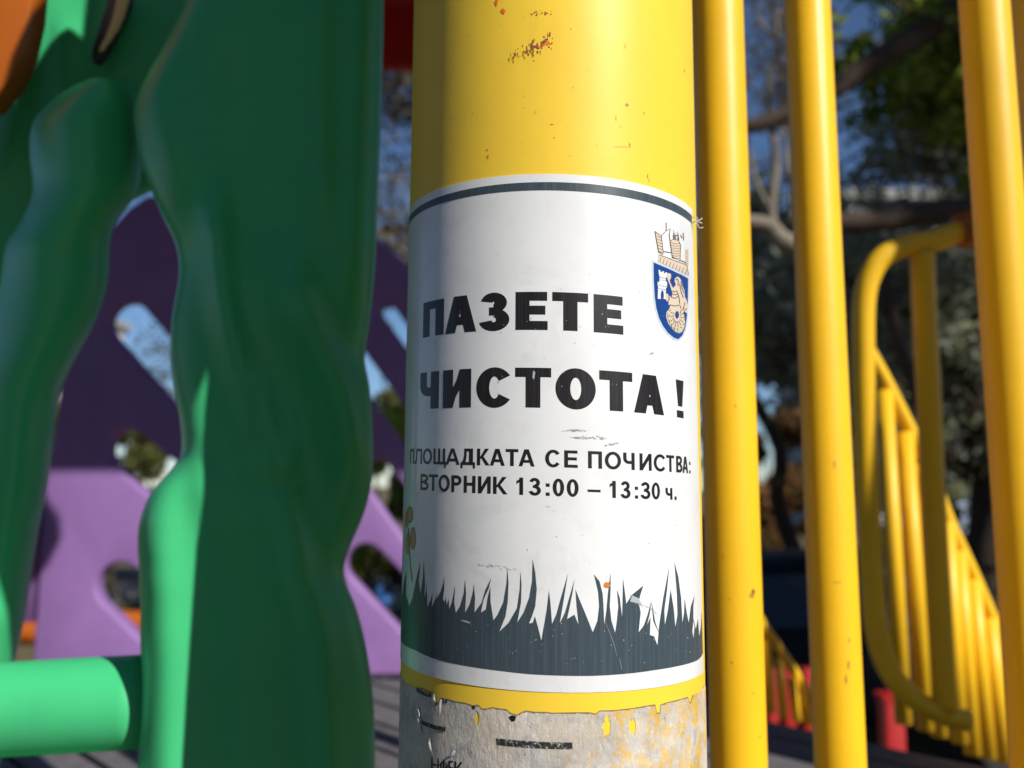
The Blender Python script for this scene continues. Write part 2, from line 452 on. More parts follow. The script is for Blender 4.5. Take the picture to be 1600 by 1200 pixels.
def tree(name, label, base, height, r, crown_pts, leafm, barkm, nleaf, size, seed, cat='tree', lean=(0, 0), limbs=None, clr=.7, group=None, twigs=True, flat=.6):
    rr = random.Random(seed)
    t = thing(name, label, cat, base, group)
    base = V(base); top = base+V((lean[0], lean[1], height))
    (tv, tf), tp = limb(base-V((0, 0, .1)), top, r, r*.25, .02, rr, 8)
    mesh_obj('trunk', tv, tf, barkm, t)
    clumps = []
    for cp in crown_pts:
        geo = []; cp = V(cp); i = min(len(tp)-1, max(1, int((cp.z-base.z-.35*abs(cp.x-base.x))/height*8)))
        (lv, lf), lp = limb(tp[i], cp, r*.22, r*.05, .06, rr, 6); geo.append((lv, lf))
        for q in lp[2:]:
            clumps.append((q+V((rr.uniform(-.3, .3), rr.uniform(-.3, .3), rr.uniform(-.25, .25))), clr*rr.uniform(.45, 1)))
            if twigs:
                for _ in range(3):
                    e = q+V((rr.uniform(-1, 1), rr.uniform(-1, 1), rr.uniform(-.7, .9)))*clr*1.5
                    geo.append(limb(q, e, r*.06, r*.015, .08, rr, 4)[0])
                    clumps.append((e, clr*rr.uniform(.25, .55)))
        gv, gf = join(*geo); mesh_obj('limb', gv, gf, barkm, t)
    if nleaf:
        o = cloud_obj('crown', leaf_cloud(clumps, size, nleaf, flat), leafm, t)
    return t
# unseen trees added behind the photographer to hold back sky light and reflections
for k in range(9):
    az = R_(180+(-80+k*20)); d = 9+1.5*(k % 3); toward = abs((math.degrees(az) % 360)-(180-50)) < 28
    gx = V((math.sin(az)*d, math.cos(az)*d, 0)); h = 5.2 if toward else 12.0
    rb = random.Random(90+k)
    if toward: gx = gx*1.45
    pts = [(gx.x+rb.uniform(-1.8, 1.8), gx.y+rb.uniform(-1.8, 1.8), rb.uniform(1.8, h)) for _ in range(12)]
    tree('dense_tree', 'unseen tree added behind the photographer to block sky light', gx, h, .2, pts, M_leaf_blue, M_bark, 5000, .2, 70+k, clr=1.1, group='added unseen trees behind the photographer', twigs=False, flat=.9)
rr = random.Random(3)
def pz(px, py, d): p = P(px, py, d/FW.y); return (p.x, p.y, p.z)
# big dark tree on the right (trunk behind the gate)
pts = []
for i in range(24):
    px = rr.uniform(1290, 1800); py = rr.uniform(-350, 560); pts.append(pz(px, py, 7.2+rr.uniform(-1.3, 1.6)))
for i in range(5):
    px = rr.uniform(1180, 1300); py = rr.uniform(330, 640); pts.append(pz(px, py, 7.6+rr.uniform(-.6, 1.2)))
big = tree('cedar_tree', 'big dark evergreen tree with thick trunk behind the yellow gate', G(1515, 7.4), 7.5, .30, pts, M_leaf_blue, M_bark, 26000, .05, 5, lean=(.75, .2), clr=.62, flat=.5)
def px_tube(lst, d, r0, r1, n=8):
    p = smooth_path([V(pz(x, y, d)) for x, y in lst], 5); k = len(p)
    return tube(p, [r0+(r1-r0)*i/(k-1) for i in range(k)], n)
v1 = join(px_tube([(1600, -40), (1500, 15), (1400, 75), (1300, 140), (1200, 190), (1150, 200)], 5.3, .10, .04),
          px_tube([(1560, 325), (1470, 330), (1380, 345), (1290, 350), (1240, 375)], 5.3, .085, .05),
          px_tube([(1380, 420), (1400, 520), (1440, 640), (1470, 760)], 5.6, .04, .06))
mesh_obj('bough', v1[0], v1[1], M_bark, big)
v1 = join(px_tube([(1250, 385), (1222, 375), (1200, 352), (1160, 345)], 5.3, .07, .04), px_tube([(1215, 372), (1205, 330), (1212, 250), (1200, 140), (1215, 60), (1195, -60)], 5.35, .035, .012),
          px_tube([(1205, 330), (1180, 280), (1160, 180)], 5.35, .02, .01), px_tube([(1210, 60), (1180, 20), (1170, -60)], 5.35, .015, .01))
o = mesh_obj('bough', v1[0], v1[1], M_bark_p, big); o['label'] = 'pale sunlit bough'  # paler bark colour stands for sunlight on this part of the bough
pts = [pz(rr.uniform(1300, 1560), rr.uniform(-120, 160), 6+rr.uniform(-.5, .8)) for _ in range(9)]
tree('broadleaf_tree', 'green leafed tree whose leaves hang between the yellow bars at the top', G(1660, 6.2), 5.6, .16, pts, M_leaf_green, M_bark, 13000, .055, 8, clr=.42)
# slim leaning dark trunk between the first two bars
pts = [pz(rr.uniform(1160, 1330), rr.uniform(300, 620), 10+rr.uniform(-1, 1)) for _ in range(9)]
tree('slim_tree', 'slim dark tree leaning behind the gap between the first two yellow bars', G(1275, 9.5), 4.9, .13, pts, M_leaf_blue, M_bark, 9000, .06, 11, lean=(-.9, .3), clr=.5)
# tree behind the post, sparse against the sky
pts = [pz(rr.uniform(470, 760), rr.uniform(-60, 420), 11+rr.uniform(-1.5, 1.5)) for _ in range(22)]
tree('bare_tree', 'thinly leaved brownish tree against blue sky just left of the post', G(730, 11), 7.2, .16, pts, M_leaf_brown, M_bark_p, 8000, .05, 12, clr=.6)
pts = [pz(rr.uniform(160, 420), rr.uniform(480, 640), 12+rr.uniform(-1, 1)) for _ in range(12)]
tree('bare_tree', 'small sparse tree seen through the upper slot of the purple panel', G(330, 12), 4.3, .10, pts, M_leaf_brown, M_bark, 700, .045, 13, clr=.4)
# more trees further back (right and left) that close the view
for k, (px, d, h, lab) in enumerate([(960, 19, 7.5, 'tall dark tree in the distance behind the post'), (1440, 18, 7.0, 'tall dark tree in the distance right of the second bar'),
                                     (1720, 15, 9.0, 'tall dark tree in the distance beyond the right edge bars'), (-150, 19, 9.0, 'tall tree in the distance left of the pale building')]):
    gx = G(px, d)
    pts = [(gx.x+rr.uniform(-1.7, 1.7), gx.y+rr.uniform(-1.5, 1.5), rr.uniform(2.2, h)) for _ in range(16)]
    tree('dense_tree', lab, gx, h, .2, pts, M_leaf_blue, M_bark, 10000, .09, 20+k, clr=.9)
def shrub(name, label, px0, px1, d, htop, leafm, n, size, seed, base=.2):
    q = random.Random(seed); x0 = (px0-800)/FPX*d; x1 = (px1-800)/FPX*d
    t = thing(name, label, 'shrub', ((x0+x1)/2, d, 0))
    cl = []; ge = []
    for i in range(max(8, int((x1-x0)*9))):
        x = q.uniform(x0, x1); z = q.uniform(base, htop); cl.append((V((x, d+q.uniform(-.6, .6), z)), q.uniform(.18, .42)))
    for i in range(7):
        x = x0+(x1-x0)*(i+.5)/7
        ge.append(limb((x*.5+(x0+x1)*.25, d, -.05), (x, d+q.uniform(-.3, .3), htop*.85), .025, .008, .05, q, 5)[0])
    gv, gf = join(*ge); mesh_obj('stems', gv, gf, M_bark, t)
    cloud_obj('foliage', leaf_cloud(cl, size, n, .8), leafm, t)
shrub('autumn_shrub', 'rusty orange and olive shrub behind the first two yellow bars', 1150, 1320, 12.5, 3.2, M_leaf_aut, 12000, .07, 31, .9)
shrub('hedge', 'long olive green hedge seen between the green trunk and the post', 330, 1180, 14, 3.3, M_leaf_olive, 42000, .07, 36, .2)
pts = [pz(rr.uniform(1120, 1300), rr.uniform(-80, 480), 13+rr.uniform(-1, 1)) for _ in range(12)]
tree('bare_tree', 'thin tree with few brown leaves against the sky between the first two bars', G(1330, 13), 7.5, .13, pts, M_leaf_brown, M_bark_p, 3600, .05, 41, clr=.6, lean=(-.9, 0))
shrub('olive_shrub', 'sunlit olive shrub seen through the lower slots of the purple panel', 40, 460, 11.5, 2.95, M_leaf_olive, 19000, .05, 32)
shrub('dark_shrub', 'dark green shrub seen between the post and the green trunk', 470, 800, 9.5, 4.1, M_leaf_green, 21000, .05, 33)
shrub('round_shrub', 'bright green shrub behind the yellow gate bars', 1370, 1480, 8.2, 2.55, M_leaf_green, 5000, .05, 34, 1.3)
shrub('clipped_shrub', 'low dark clipped shrub beyond the red board', 1330, 1800, 9.8, 2.0, M_leaf_blue, 9000, .05, 35)

# parked car, dark navy, its paint darkened to stand for tree shade
def car():
    L0 = G(1215, 6.9); t = thing('parked_car', 'dark navy parked car low behind the first two yellow bars', 'car', (L0.x, L0.y, 0))
    M_navy = mat('navy_car_paint', (.004, .005, .009), .6, .15); M_tyre = mat('tyre_rubber', (.02, .02, .02), .8)
    M_rim = mat('alloy_rim', (.45, .45, .46), .35); M_rim.node_tree.nodes['Principled BSDF'].inputs['Metallic'].default_value = .8
    prof = [(-2.1, .35), (-2.15, .62), (-2.0, .86), (-1.15, .97), (-.55, 1.40), (.75, 1.45), (1.55, 1.02), (2.0, .93), (2.12, .6), (2.08, .32)]
    # body as lofted side profile with tumblehome
    rows = []
    for yy, sc in ((-.84, .0), (-.80, .5), (-.55, 1), (0, 1.02), (.55, 1), (.80, .5), (.84, 0)):
        row = []
        for x, z in prof:
            top = max(0, (z-.95)/.5)
            row.append(V((L0.x+x*(.97 if abs(yy) > .8 else 1), L0.y+yy*(1-.22*top), z-(1-sc if z > .95 else 0)*.10)))
        rows.append(row)
    n = len(prof); vs = [v for r in rows for v in r]; fs = []
    for i in range(len(rows)-1):
        for j in range(n):
            j2 = (j+1) % n; fs.append((i*n+j, i*n+j2, (i+1)*n+j2, (i+1)*n+j))
    fs.append(tuple(range(n))[::-1]); fs.append(tuple((len(rows)-1)*n+j for j in range(n)))
    b = mesh_obj('body', vs, fs, M_navy, t, True); 
    for x0, x1, x2, x3 in ((-.98, .02, .02, -.52), (.08, 1.28, .80, .08)):
        vs = [V((L0.x+x0, L0.y-.842, .985)), V((L0.x+x1, L0.y-.842, .985)), V((L0.x+x2, L0.y-.70, 1.33)), V((L0.x+x3, L0.y-.70, 1.33))]
        vs += [v+V((0, .03, 0)) for v in vs]
        mesh_obj('side_window', vs, [(0, 1, 2, 3), (7, 6, 5, 4), (0, 4, 5, 1), (1, 5, 6, 2), (2, 6, 7, 3), (3, 7, 4, 0)], M_glass, t, False)
    for x in (-1.35, 1.3):
        for y in (-.78, .78):
            c = V((L0.x+x, L0.y+y, .31))
            pr = [c+V((0, -.1, 0)), c+V((0, .1, 0))]
            vs, fs = tube(pr, .31, 24); wv = mesh_obj('wheel', vs, fs, M_tyre, t, False)
            sy = -1 if y < 0 else 1
            vs, fs = tube([c+V((0, sy*.09, 0)), c+V((0, sy*.106, 0))], .2, 20); mesh_obj('rim', vs, fs, M_rim, wv, False)
    for y in (-.55, .55):
        vs, fs = box((L0.x+2.07, L0.y+y, .72), (.08, .3, .12)); mesh_obj('headlight', vs, fs, M_frame, t, False)
car()

# ------------------------------------------------------------------ deck of the play tower
DZ = EYE.z-.30
M_deck = mat('deck_grey', (.10, .095, .105), .75, .3)
n1 = noise_n(M_deck, 60, 6); setc(M_deck, ramp(M_deck, n1, [(.3, (.085, .082, .092)), (.7, (.15, .14, .15))])); bump(M_deck, noise_n(M_deck, 400, 4), .5, .001)
deck = thing('deck', 'dark grey ribbed deck of the play tower below the yellow bars', 'deck', (0, .8, DZ))
# planks run parallel to the slanted far edge x+y = 1.49
e1 = V((1, -1, 0)).normalized(); e2 = V((1, 1, 0)).normalized()
edge = 1.485/math.sqrt(2); k = 0; pitch = .062
def deckpoly(dlo, dhi):
    # clip diagonal strip against the deck outline (convex)
    out = [(-1.0, .36), (.95, .36), (.95, .52), (.11, 1.375), (-1.0, 1.375)]
    def cl(poly, d, gt):
        res = []
        for i in range(len(poly)):
            a = poly[i]; b = poly[(i+1) % len(poly)]; fa = (a[0]+a[1])/math.sqrt(2)-d; fb = (b[0]+b[1])/math.sqrt(2)-d
            ia = fa >= 0 if gt else fa <= 0; ib = fb >= 0 if gt else fb <= 0
            if ia: res.append(a)
            if ia != ib:
                t = fa/(fa-fb); res.append((a[0]+(b[0]-a[0])*t, a[1]+(b[1]-a[1])*t))
        return res
    return cl(cl(out, dlo, True), dhi, False)
while True:
    hi = edge-k*pitch; lo = hi-pitch+.009; k += 1
    pl = deckpoly(lo, hi)
    if hi < -.5: break
    if len(pl) < 3: continue
    # remove near-duplicates
    q = []
    for p in pl:
        if not q or math.hypot(p[0]-q[-1][0], p[1]-q[-1][1]) > 1e-4: q.append(p)
    if len(q) < 3: continue
    n = len(q); vs = [V((x, y, DZ-.03)) for x, y in q]+[V((x, y, DZ)) for x, y in q]
    fs = [tuple(range(n))[::-1], tuple(range(n, 2*n))]+[(i, (i+1) % n, (i+1) % n+n, i+n) for i in range(n)]
    mesh_obj('plank', vs, fs, M_deck, deck, False)
pl = [(-1.0, .37), (.94, .37), (.94, .515), (.10, 1.365), (-1.0, 1.365)]
vs = [V((x, y, DZ-.09)) for x, y in pl]+[V((x, y, DZ-.034)) for x, y in pl]
M_dark = mat('dark_underframe', (.015, .015, .016), .8, .2)
mesh_obj('underframe', vs, [(4, 3, 2, 1, 0), (5, 6, 7, 8, 9)]+[(i, (i+1) % 5, (i+1) % 5+5, i+5) for i in range(5)], M_dark, deck, False)

# ------------------------------------------------------------------ the yellow post
post = thing('post', 'thick yellow painted steel post carrying the white sticker', 'post', (POST.x, POST.y, 0))
def post_tube(cx, cy, z0, z1, parent, mt, name='pole'):
    zs = [z0+(z1-z0)*i/12 for i in range(13)]
    vs, fs = tube([V((cx, cy, z)) for z in zs], PR, 256); return mesh_obj(name, vs, fs, mt, parent)
post_tube(POST.x, POST.y, .0, 3.6, post, M_post)
# rust chips and marks
rq = random.Random(4)
def blob(cx, cy, rx, ry, n=11, j=.45):
    return [(cx+rx*math.cos(2*math.pi*i/n)*(1+rq.uniform(-j, j)), cy+ry*math.sin(2*math.pi*i/n)*(1+rq.uniform(-j, j))) for i in range(n)]
ops = []
for i in range(70):     # scraped patch near the top
    t = rq.random(); x = 620+t*225; y = 295-t*95+rq.gauss(0, 14)
    if t < .35: rx, ry = rq.uniform(1, 3), rq.uniform(2, 10)
    else: rx, ry = rq.uniform(1.5, 6), rq.uniform(3, 13)
    ops.append((1, Z4(blob(x, y, rx, ry))))
for i in range(14): ops.append((1, Z4(blob(745+rq.uniform(-6, 6), rq.uniform(200, 320), rq.uniform(1, 3), rq.uniform(3, 10)))))
for i in range(22): ops.append((1, Z4(blob(rq.uniform(735, 840), 65+rq.gauss(0, 6), rq.uniform(1, 3.5), rq.uniform(1.5, 5)))))
decal('rust_chips', pxops(ops), PR+.00008, M_rust, post)
ops = [(1, Z4(blob(562, 12, 9, 18))), (1, Z4(blob(597, 58, 11, 15))), (1, Z4(blob(517, 750, 4, 5))), (1, Z4(blob(520, 782, 5, 6))), (1, Z4(blob(1228, 727, 4, 12)))]
for i in range(14):
    x = 760+rq.random()*80; ops.append((1, Z4(blob(x, 290-(x-640)*.42+rq.gauss(0, 8), rq.uniform(1.5, 4), rq.uniform(2, 7)))))
decal('red_paint_spots', pxops(ops), PR+.00012, M_redmark, post)
ops = []
for x, y, a, b in [(935, 145, 3, 4), (1215, 525, 10, 9), (840, 622, 10, 3), (945, 438, 3, 4), (850, 688, 3, 4), (1502, 355, 3, 10), (1205, 230, 2, 14), (442, 567, 3, 3), (1300, 566, 4, 4), (1160, 590, 2, 16), (1318, 880, 3, 14), (1325, 900, 2, 12), (1190, 735, 40, 1.5), (930, 778, 3, 3), (340, 590, 3, 3), (700, 540, 2, 4), (1015, 350, 2, 3)]:
    ops.append((1, Z4(blob(x, y, a, b, 9, .3))))
for i in range(40): ops.append((1, Z4(blob(rq.uniform(330, 1500), rq.uniform(20, 830), rq.uniform(.8, 2), rq.uniform(.8, 2.4), 7, .3))))
decal('dirt_specks', pxops(ops), PR+.00006, mat('dirt_speck', (.30, .20, .05), .7), post)

# ------------------------------------------------------------------ the sticker
RS = PR+.00022          # outer face of the sticker
sL, _ = cyl(640, 600); sR = cyl(1083, 700)[0]
sLx = -1.75*PR          # the sheet runs on round the post at the left
sticker = thing('sticker', 'white printed sticker with black lettering wrapped round the yellow post', 'sticker', (POST.x, POST.y, cyl(864, 700)[1]))
# top and bottom edges fitted to the photograph, as height over arc length
def fit(pts, deg=1):
    a = np.array([cyl(*p) for p in pts]); return np.polyfit(a[:, 0], a[:, 1], deg)
ftop = fit([(700, 296), (760, 277), (850, 266), (950, 276), (1030, 302)])
fbot = fit([(660, 1049), (740, 1072), (850, 1085), (960, 1082), (1060, 1064)])
print('fits', ftop, fbot, sL, sR)
ztop = lambda s: ftop[0]*s+ftop[1]
zbot = lambda s: fbot[0]*s+fbot[1]
sRt = cyl(1078, 330)[0]
def sheet(name, s0, s1, zt, zb, R, mt, parent, ns=180, nz=60, skew=0, wob=0):
    vs = []; fs = []; uvs = []
    for i in range(ns+1):
        for j in range(nz+1):
            t = j/nz; s = s0+(s1+(1-t)*skew-s0)*i/ns; z = zb(s)+(zt(s)-zb(s))*t
            lift = .00012*max(0, noise.noise(V((s*90, z*60, 3))))*wob
            vs.append(bend(s, z, R+lift)); uvs.append((s, z))
    for i in range(ns):
        for j in range(nz): a = i*(nz+1)+j; fs.append((a, a+nz+1, a+nz+2, a+1))
    # rim down to the post
    rim = [i*(nz+1) for i in range(ns+1)]+[ns*(nz+1)+j for j in range(1, nz+1)]+[i*(nz+1)+nz for i in range(ns-1, -1, -1)]+[j for j in range(nz-1, 0, -1)]
    b = len(vs)
    for q in rim: s, z = uvs[q]; vs.append(bend(s, z, PR+.00001)); uvs.append((s, z))
    n = len(rim); b2 = len(vs)
    for q in rim: vs.append(vs[q]); uvs.append(uvs[q])
    for i in range(n): fs.append((b2+i, b+i, b+(i+1) % n, b2+(i+1) % n))
    o = mesh_obj(name, vs, fs, mt, parent)
    uvl = o.data.uv_layers.new(name='UVMap')
    li = np.empty(len(o.data.loops), dtype=np.int32); o.data.loops.foreach_get('vertex_index', li)
    uvl.data.foreach_set('uv', np.array(uvs, dtype=np.float32)[li].ravel())
    return o
sRr = cyl(1081, 335)[0]; sRb = cyl(1098, 1035)[0]; print('sR', sRr/PR, sRb/PR)
SRIGHT = sRr
sheet('backing', sLx, SRIGHT, ztop, zbot, RS, M_white, sticker, skew=sRb-SRIGHT)
RP = RS+.00005
# slate line under the top edge
sx1 = cyl(1076, 338)[0]
def band(s0, s1, f_hi, f_lo, n=150):
    out = []
    for i in range(n):
        a = s0+(s1-s0)*i/n; b = s0+(s1-s0)*(i+1)/n
        out.append([(a, f_lo(a)), (b, f_lo(b)), (b, f_hi(b)), (a, f_hi(a))])
    return out
fl0 = fit([(700, 310), (760, 289), (850, 277), (950, 288), (1030, 315)])
fl1 = fit([(700, 321), (760, 302), (850, 290.5), (950, 301), (1030, 328)])
decal('border_line', band(sLx, SRIGHT-.0010, lambda s: fl0[0]*s+fl0[1], lambda s: fl1[0]*s+fl1[1]), RP, M_slate, sticker)

# --- glyphs
def rect(a, b, c_, d): return [(a, b), (c_, b), (c_, d), (a, d)]
def ringseg(cx, cy, rx, ry, tx, ty, a0, a1, n=28):
    o = []; i_ = []
    for k in range(n+1):
        a = R_(a0+(a1-a0)*k/n); o.append((cx+rx*math.cos(a), cy+ry*math.sin(a))); i_.append((cx+(rx-tx)*math.cos(a), cy+(ry-ty)*math.sin(a)))
    return o+i_[::-1]
def ell(cx, cy, rx, ry, n=40): return [(cx+rx*math.cos(2*math.pi*k/n), cy+ry*math.sin(2*math.pi*k/n)) for k in range(n)]
def glyph(ch, w, T, h):
    A = []
    a = lambda p: A.append((1, p)); s = lambda p: A.append((-1, p))
    if ch == 'П': a(rect(0, 0, T, 1)); a(rect(w-T, 0, w, 1)); a(rect(0, 1-h, w, 1))
    elif ch == 'Н': a(rect(0, 0, T, 1)); a(rect(w-T, 0, w, 1)); a(rect(0, .5-h*.45, w, .5+h*.55))
    elif ch == 'А':
        q = .60*T; hw = w/2; sl = hw-q; Tp = T*.98
        a([(0, 0), (hw-q, 1), (hw+q, 1), (w, 0)])
        ys = (hw-Tp)/sl; s([(Tp, -.01), (w-Tp, -.01), (hw, ys)])
        y0, y1 = .21, .21+h*.95; a([(sl*y0+.01, y0), (w-sl*y0-.01, y0), (w-sl*y1-.01, y1), (sl*y1+.01, y1)])
    elif ch == 'Е': a(rect(0, 0, T, 1)); a(rect(0, 0, w, h)); a(rect(0, 1-h, w*.985, 1)); a(rect(0, .5-h*.42, w*.93, .5+h*.58))
    elif ch == 'Т': a(rect(w/2-T/2, 0, w/2+T/2, 1)); a(rect(0, 1-h, w, 1))
    elif ch == 'З' or ch == '3':
        a(ringseg(w*.48, .735, w*.44, .275, T*.95, h, 168, -90)); a(ringseg(w*.49, .285, w*.51, .30, T, h, 90, -168))
        a(rect(w*.33, .5-h*.42, w*.55, .5+h*.5))
    elif ch == 'О' or ch == '0': a(ell(w/2, .5, w/2, .515)); s(ell(w/2, .5, w/2-T, .515-h))
    elif ch == 'С': a(ringseg(w*.54, .5, w*.54, .515, T, h, 36, 324, 44))
    elif ch == 'И':
        a(rect(0, 0, T, 1)); a(rect(w-T, 0, w, 1)); d = T*.95
        a([(0, 0), (T*.75, 0), (w, 1), (w-T*.75, 1)])
        a([(T*.6, .0), (T, .0), (w-T, .62), (w-T, 1), (w-T-.001, 1), (T, .38)])
    elif ch == 'Ч':
        a(rect(w-T, 0, w, 1)); a(rect(0, .66, T, 1))
        yb = .345; a(ringseg(w*.46, .66, w*.46, .66-yb, T, h, 180, 270, 14)); a(rect(w*.45, yb, w-T*.5, yb+h))
    elif ch == 'ч':
        k = .72; a(rect(w-T, 0, w, k)); a(rect(0, .50, T, k)); yb = .24
        a(ringseg(w*.46, .50, w*.46, .50-yb, T, h, 180, 270, 14)); a(rect(w*.45, yb, w-T*.5, yb+h*.9))
    elif ch == 'Л':
        a(rect(w-T, 0, w, 1)); a(rect(w*.22, 1-h, w, 1)); a([(w*.22, 1), (w*.22+T*.85, 1), (w*.22+T*.8, .45), (w*.22+T*.45, .12), (w*.22+T*.05, 0), (0, 0), (0, h*.95), (w*.10, h*1.05), (w*.18, .3), (w*.22, .55)])
    elif ch == 'Щ':
        ww = w-.06; a(rect(0, 0, T, 1)); a(rect(ww/2-T/2, 0, ww/2+T/2, 1)); a(rect(ww-T, 0, ww, 1)); a(rect(0, 0, w+.02, h)); a(rect(w+.02-T*.7, -.2, w+.02, h))
    elif ch == 'Д':
        a(rect(w*.80-T, 0, w*.86, 1)); a(rect(w*.26, 1-h, w*.86, 1)); a([(w*.26, 1), (w*.26+T*.8, 1), (w*.26+T*.75, .5), (w*.26+T*.45, h*.9), (w*.10, h*.9), (w*.19, .35), (w*.25, .6)])
        a(rect(0, 0, w, h)); a(rect(0, -.2, T*.7, h)); a(rect(w-T*.7, -.2, w, h))
    elif ch == 'К':
        a(rect(0, 0, T, 1)); a([(T*.9, .46), (w*.88-T*.95, 1), (w*.95, 1), (T*.9+T*1.0, .50), (T*.9, .36)])
        a([(T*1.0, .52), (w-T*1.15, 0), (w, 0), (T*1.7, .62)])
    elif ch == 'В':
        a(rect(0, 0, T, 1)); a(ringseg(w*.5, .745, w*.45, .255, T, h, 90, -90)); a(ringseg(w*.52, .275, w*.48, .275, T, h, 90, -90))
        for y in (0, .5-h*.42, 1-h): a(rect(T*.5, y, w*.53, y+h))
    elif ch == 'Р':
        a(rect(0, 0, T, 1)); a(ringseg(w*.52, .70, w*.48, .30, T, h, 90, -90)); a(rect(T*.5, 1-h, w*.53, 1)); a(rect(T*.5, .40, w*.53, .40+h))
    elif ch == '1': a(rect(w*.78-T, 0, w*.78, 1)); a([(w*.78-T, .72), (w*.08, .62), (w*.08, .80), (w*.35, .88), (w*.78-T*.9, 1.0), (w*.78-.01, 1)])
    elif ch == ':': a(rect(0, 0, T, h*1.1)); a(rect(0, .52, T, .52+h*1.1))
    elif ch == '.': a(rect(0, 0, T, h*1.2))
    elif ch == '–': a(rect(0, .30, w, .30+h*.85))
    elif ch == '!': a([(T*.25, .30), (T*.85, .30), (T*1.1, 1), (0, 1)]); a(rect(T*.08, 0, T*1.02, .19))
    elif ch == 'Ф':
        a(rect(w/2-T/2, -.02, w/2+T/2, 1.02)); a(ell(w/2, .52, w/2, .34)); s(ell(w/2, .52, w/2-T, .34-h*.8)); a(rect(w/2-T/2, -.02, w/2+T/2, 1.02))
    return A
def letters(spec, f0, f1, T, h, name, label, mt, R, parent):
    """spec: list of (char, s0, s1); f0/f1 baseline and cap line"""
    polys = []
    for ch, s0, s1 in spec:
        zc = (s0+s1)/2; H = f1(zc)-f0(zc); w = (s1-s0)/H
        for t in csg(glyph(ch, w, T, h)):
            polys.append([(s0+x*H, f0(s0+x*H)+y*(f1(s0+x*H)-f0(s0+x*H))) for x, y in t])
    o = decal(name, polys, R, mt, parent); 
    if label: o['label'] = label
    return o
def lin(pts): c_ = fit(pts); return lambda s: c_[0]*s+c_[1]
def pxs(x, y): return cyl(x, y)[0]
S5 = lambda X: 600+X/3.0769
Y5 = lambda Y: 340+Y/3.0769
Y6 = lambda Y: 700+Y/3.0769
# headline 1
base1 = lin([(S5(200), Y5(580)), (S5(370), Y5(549)), (S5(530), Y5(543)), (S5(700), Y5(541)), (S5(890), Y5(546)), (S5(1140), Y5(563))])
cap1 = lin([(S5(200), Y5(411)), (S5(370), Y5(377)), (S5(530), Y5(362)), (S5(700), Y5(357)), (S5(890), Y5(360)), (S5(1140), Y5(383))])
L1 = [('П', 192, 291), ('А', 299, 446), ('З', 461, 604), ('Е', 633, 787), ('Т', 809, 981), ('Е', 1007, 1148)]
letters([(c_, pxs(S5(a), Y5(460)), pxs(S5(b), Y5(460))) for c_, a, b in L1], base1, cap1, .37, .235, 'headline', 'bold black first headline', M_ink, RP, sticker)
base2 = lin([(S5(230), Y5(920)), (S5(350), Y5(914)), (S5(525), Y5(912)), (S5(715), Y5(912)), (S5(920), Y5(921)), (S5(1115), Y5(930)), (S5(1330), Y5(950))])
cap2 = lin([(S5(250), Y5(738)), (S5(400), Y5(729)), (S5(525), Y5(722)), (S5(715), Y5(724)), (S5(920), Y5(727)), (S5(1115), Y5(737)), (S5(1270), Y5(758))])
L2 = [('Ч', 177, 267), ('И', 286, 421), ('С', 446, 611), ('Т', 631, 804), ('О', 824, 1017), ('Т', 1034, 1192), ('А', 1199, 1342), ('!', 1400, 1425)]
letters([(c_, pxs(S5(a), Y5(820)), pxs(S5(b), Y5(820))) for c_, a, b in L2], base2, cap2, .37, .235, 'headline', 'bold black second headline', M_ink, RP, sticker)
# small lines: letters by pixel bounds in the zooms
base3 = lin([(S5(165), Y6(80)), (S5(300), Y6(78)), (S5(470), Y6(81)), (S5(640), Y6(87)), (S5(810), Y6(91)), (S5(1010), Y6(98)), (S5(1230), Y6(107)), (S5(1370), Y6(117))])
cap3 = lin([(S5(150), Y6(8)), (S5(250), Y6(4)), (S5(400), Y6(0)), (S5(640), Y6(4)), (S5(810), Y6(5)), (S5(1010), Y6(12)), (S5(1230), Y6(27)), (S5(1370), Y6(39))])
L3 = [('П', 129, 148), ('Л', 151, 186), ('О', 190, 234), ('Щ', 240, 300), ('А', 300, 366), ('Д', 371, 440), ('К', 449, 510), ('А', 511, 582), ('Т', 586, 647), ('А', 648, 725),
      ('С', 775, 846), ('Е', 866, 931), ('П', 980, 1047), ('О', 1060, 1138), ('Ч', 1148, 1203), ('И', 1226, 1284), ('С', 1294, 1350), ('Т', 1354, 1392), ('В', 1401, 1431), ('А', 1431, 1458), (':', 1463, 1467)]
letters([(c_, pxs(S5(a), Y6(50)), pxs(S5(b), Y6(50))) for c_, a, b in L3], base3, cap3, .225, .175, 'small_lettering', 'upper line of small black lettering', M_ink, RP, sticker)
base4 = lin([(S5(185), Y6(204)), (S5(300), Y6(208)), (S5(460), Y6(217)), (S5(570), Y6(221)), (S5(660), Y6(226)), (S5(840), Y6(232)), (S5(1110), Y6(242)), (S5(1300), Y6(245))])
cap4 = lin([(S5(185), Y6(121)), (S5(300), Y6(126)), (S5(460), Y6(137)), (S5(570), Y6(142)), (S5(660), Y6(147)), (S5(840), Y6(150)), (S5(1110), Y6(158)), (S5(1300), Y6(162))])
L4 = [('В', 178, 217), ('Т', 218, 262), ('О', 265, 319), ('Р', 327, 375), ('Н', 386, 442), ('И', 454, 515), ('К', 526, 595), ('1', 634, 680), ('3', 697, 755), (':', 778, 793), ('0', 811, 866), ('0', 878, 935),
      ('–', 978, 1040), ('1', 1080, 1122), ('3', 1135, 1183), (':', 1204, 1217), ('3', 1231, 1278), ('0', 1284, 1324), ('ч', 1350, 1383), ('.', 1393, 1402)]
letters([(c_, pxs(S5(a), Y6(180)), pxs(S5(b), Y6(180))) for c_, a, b in L4], base4, cap4, .225, .175, 'small_lettering', 'lower line of small black lettering with the times', M_ink, RP, sticker)

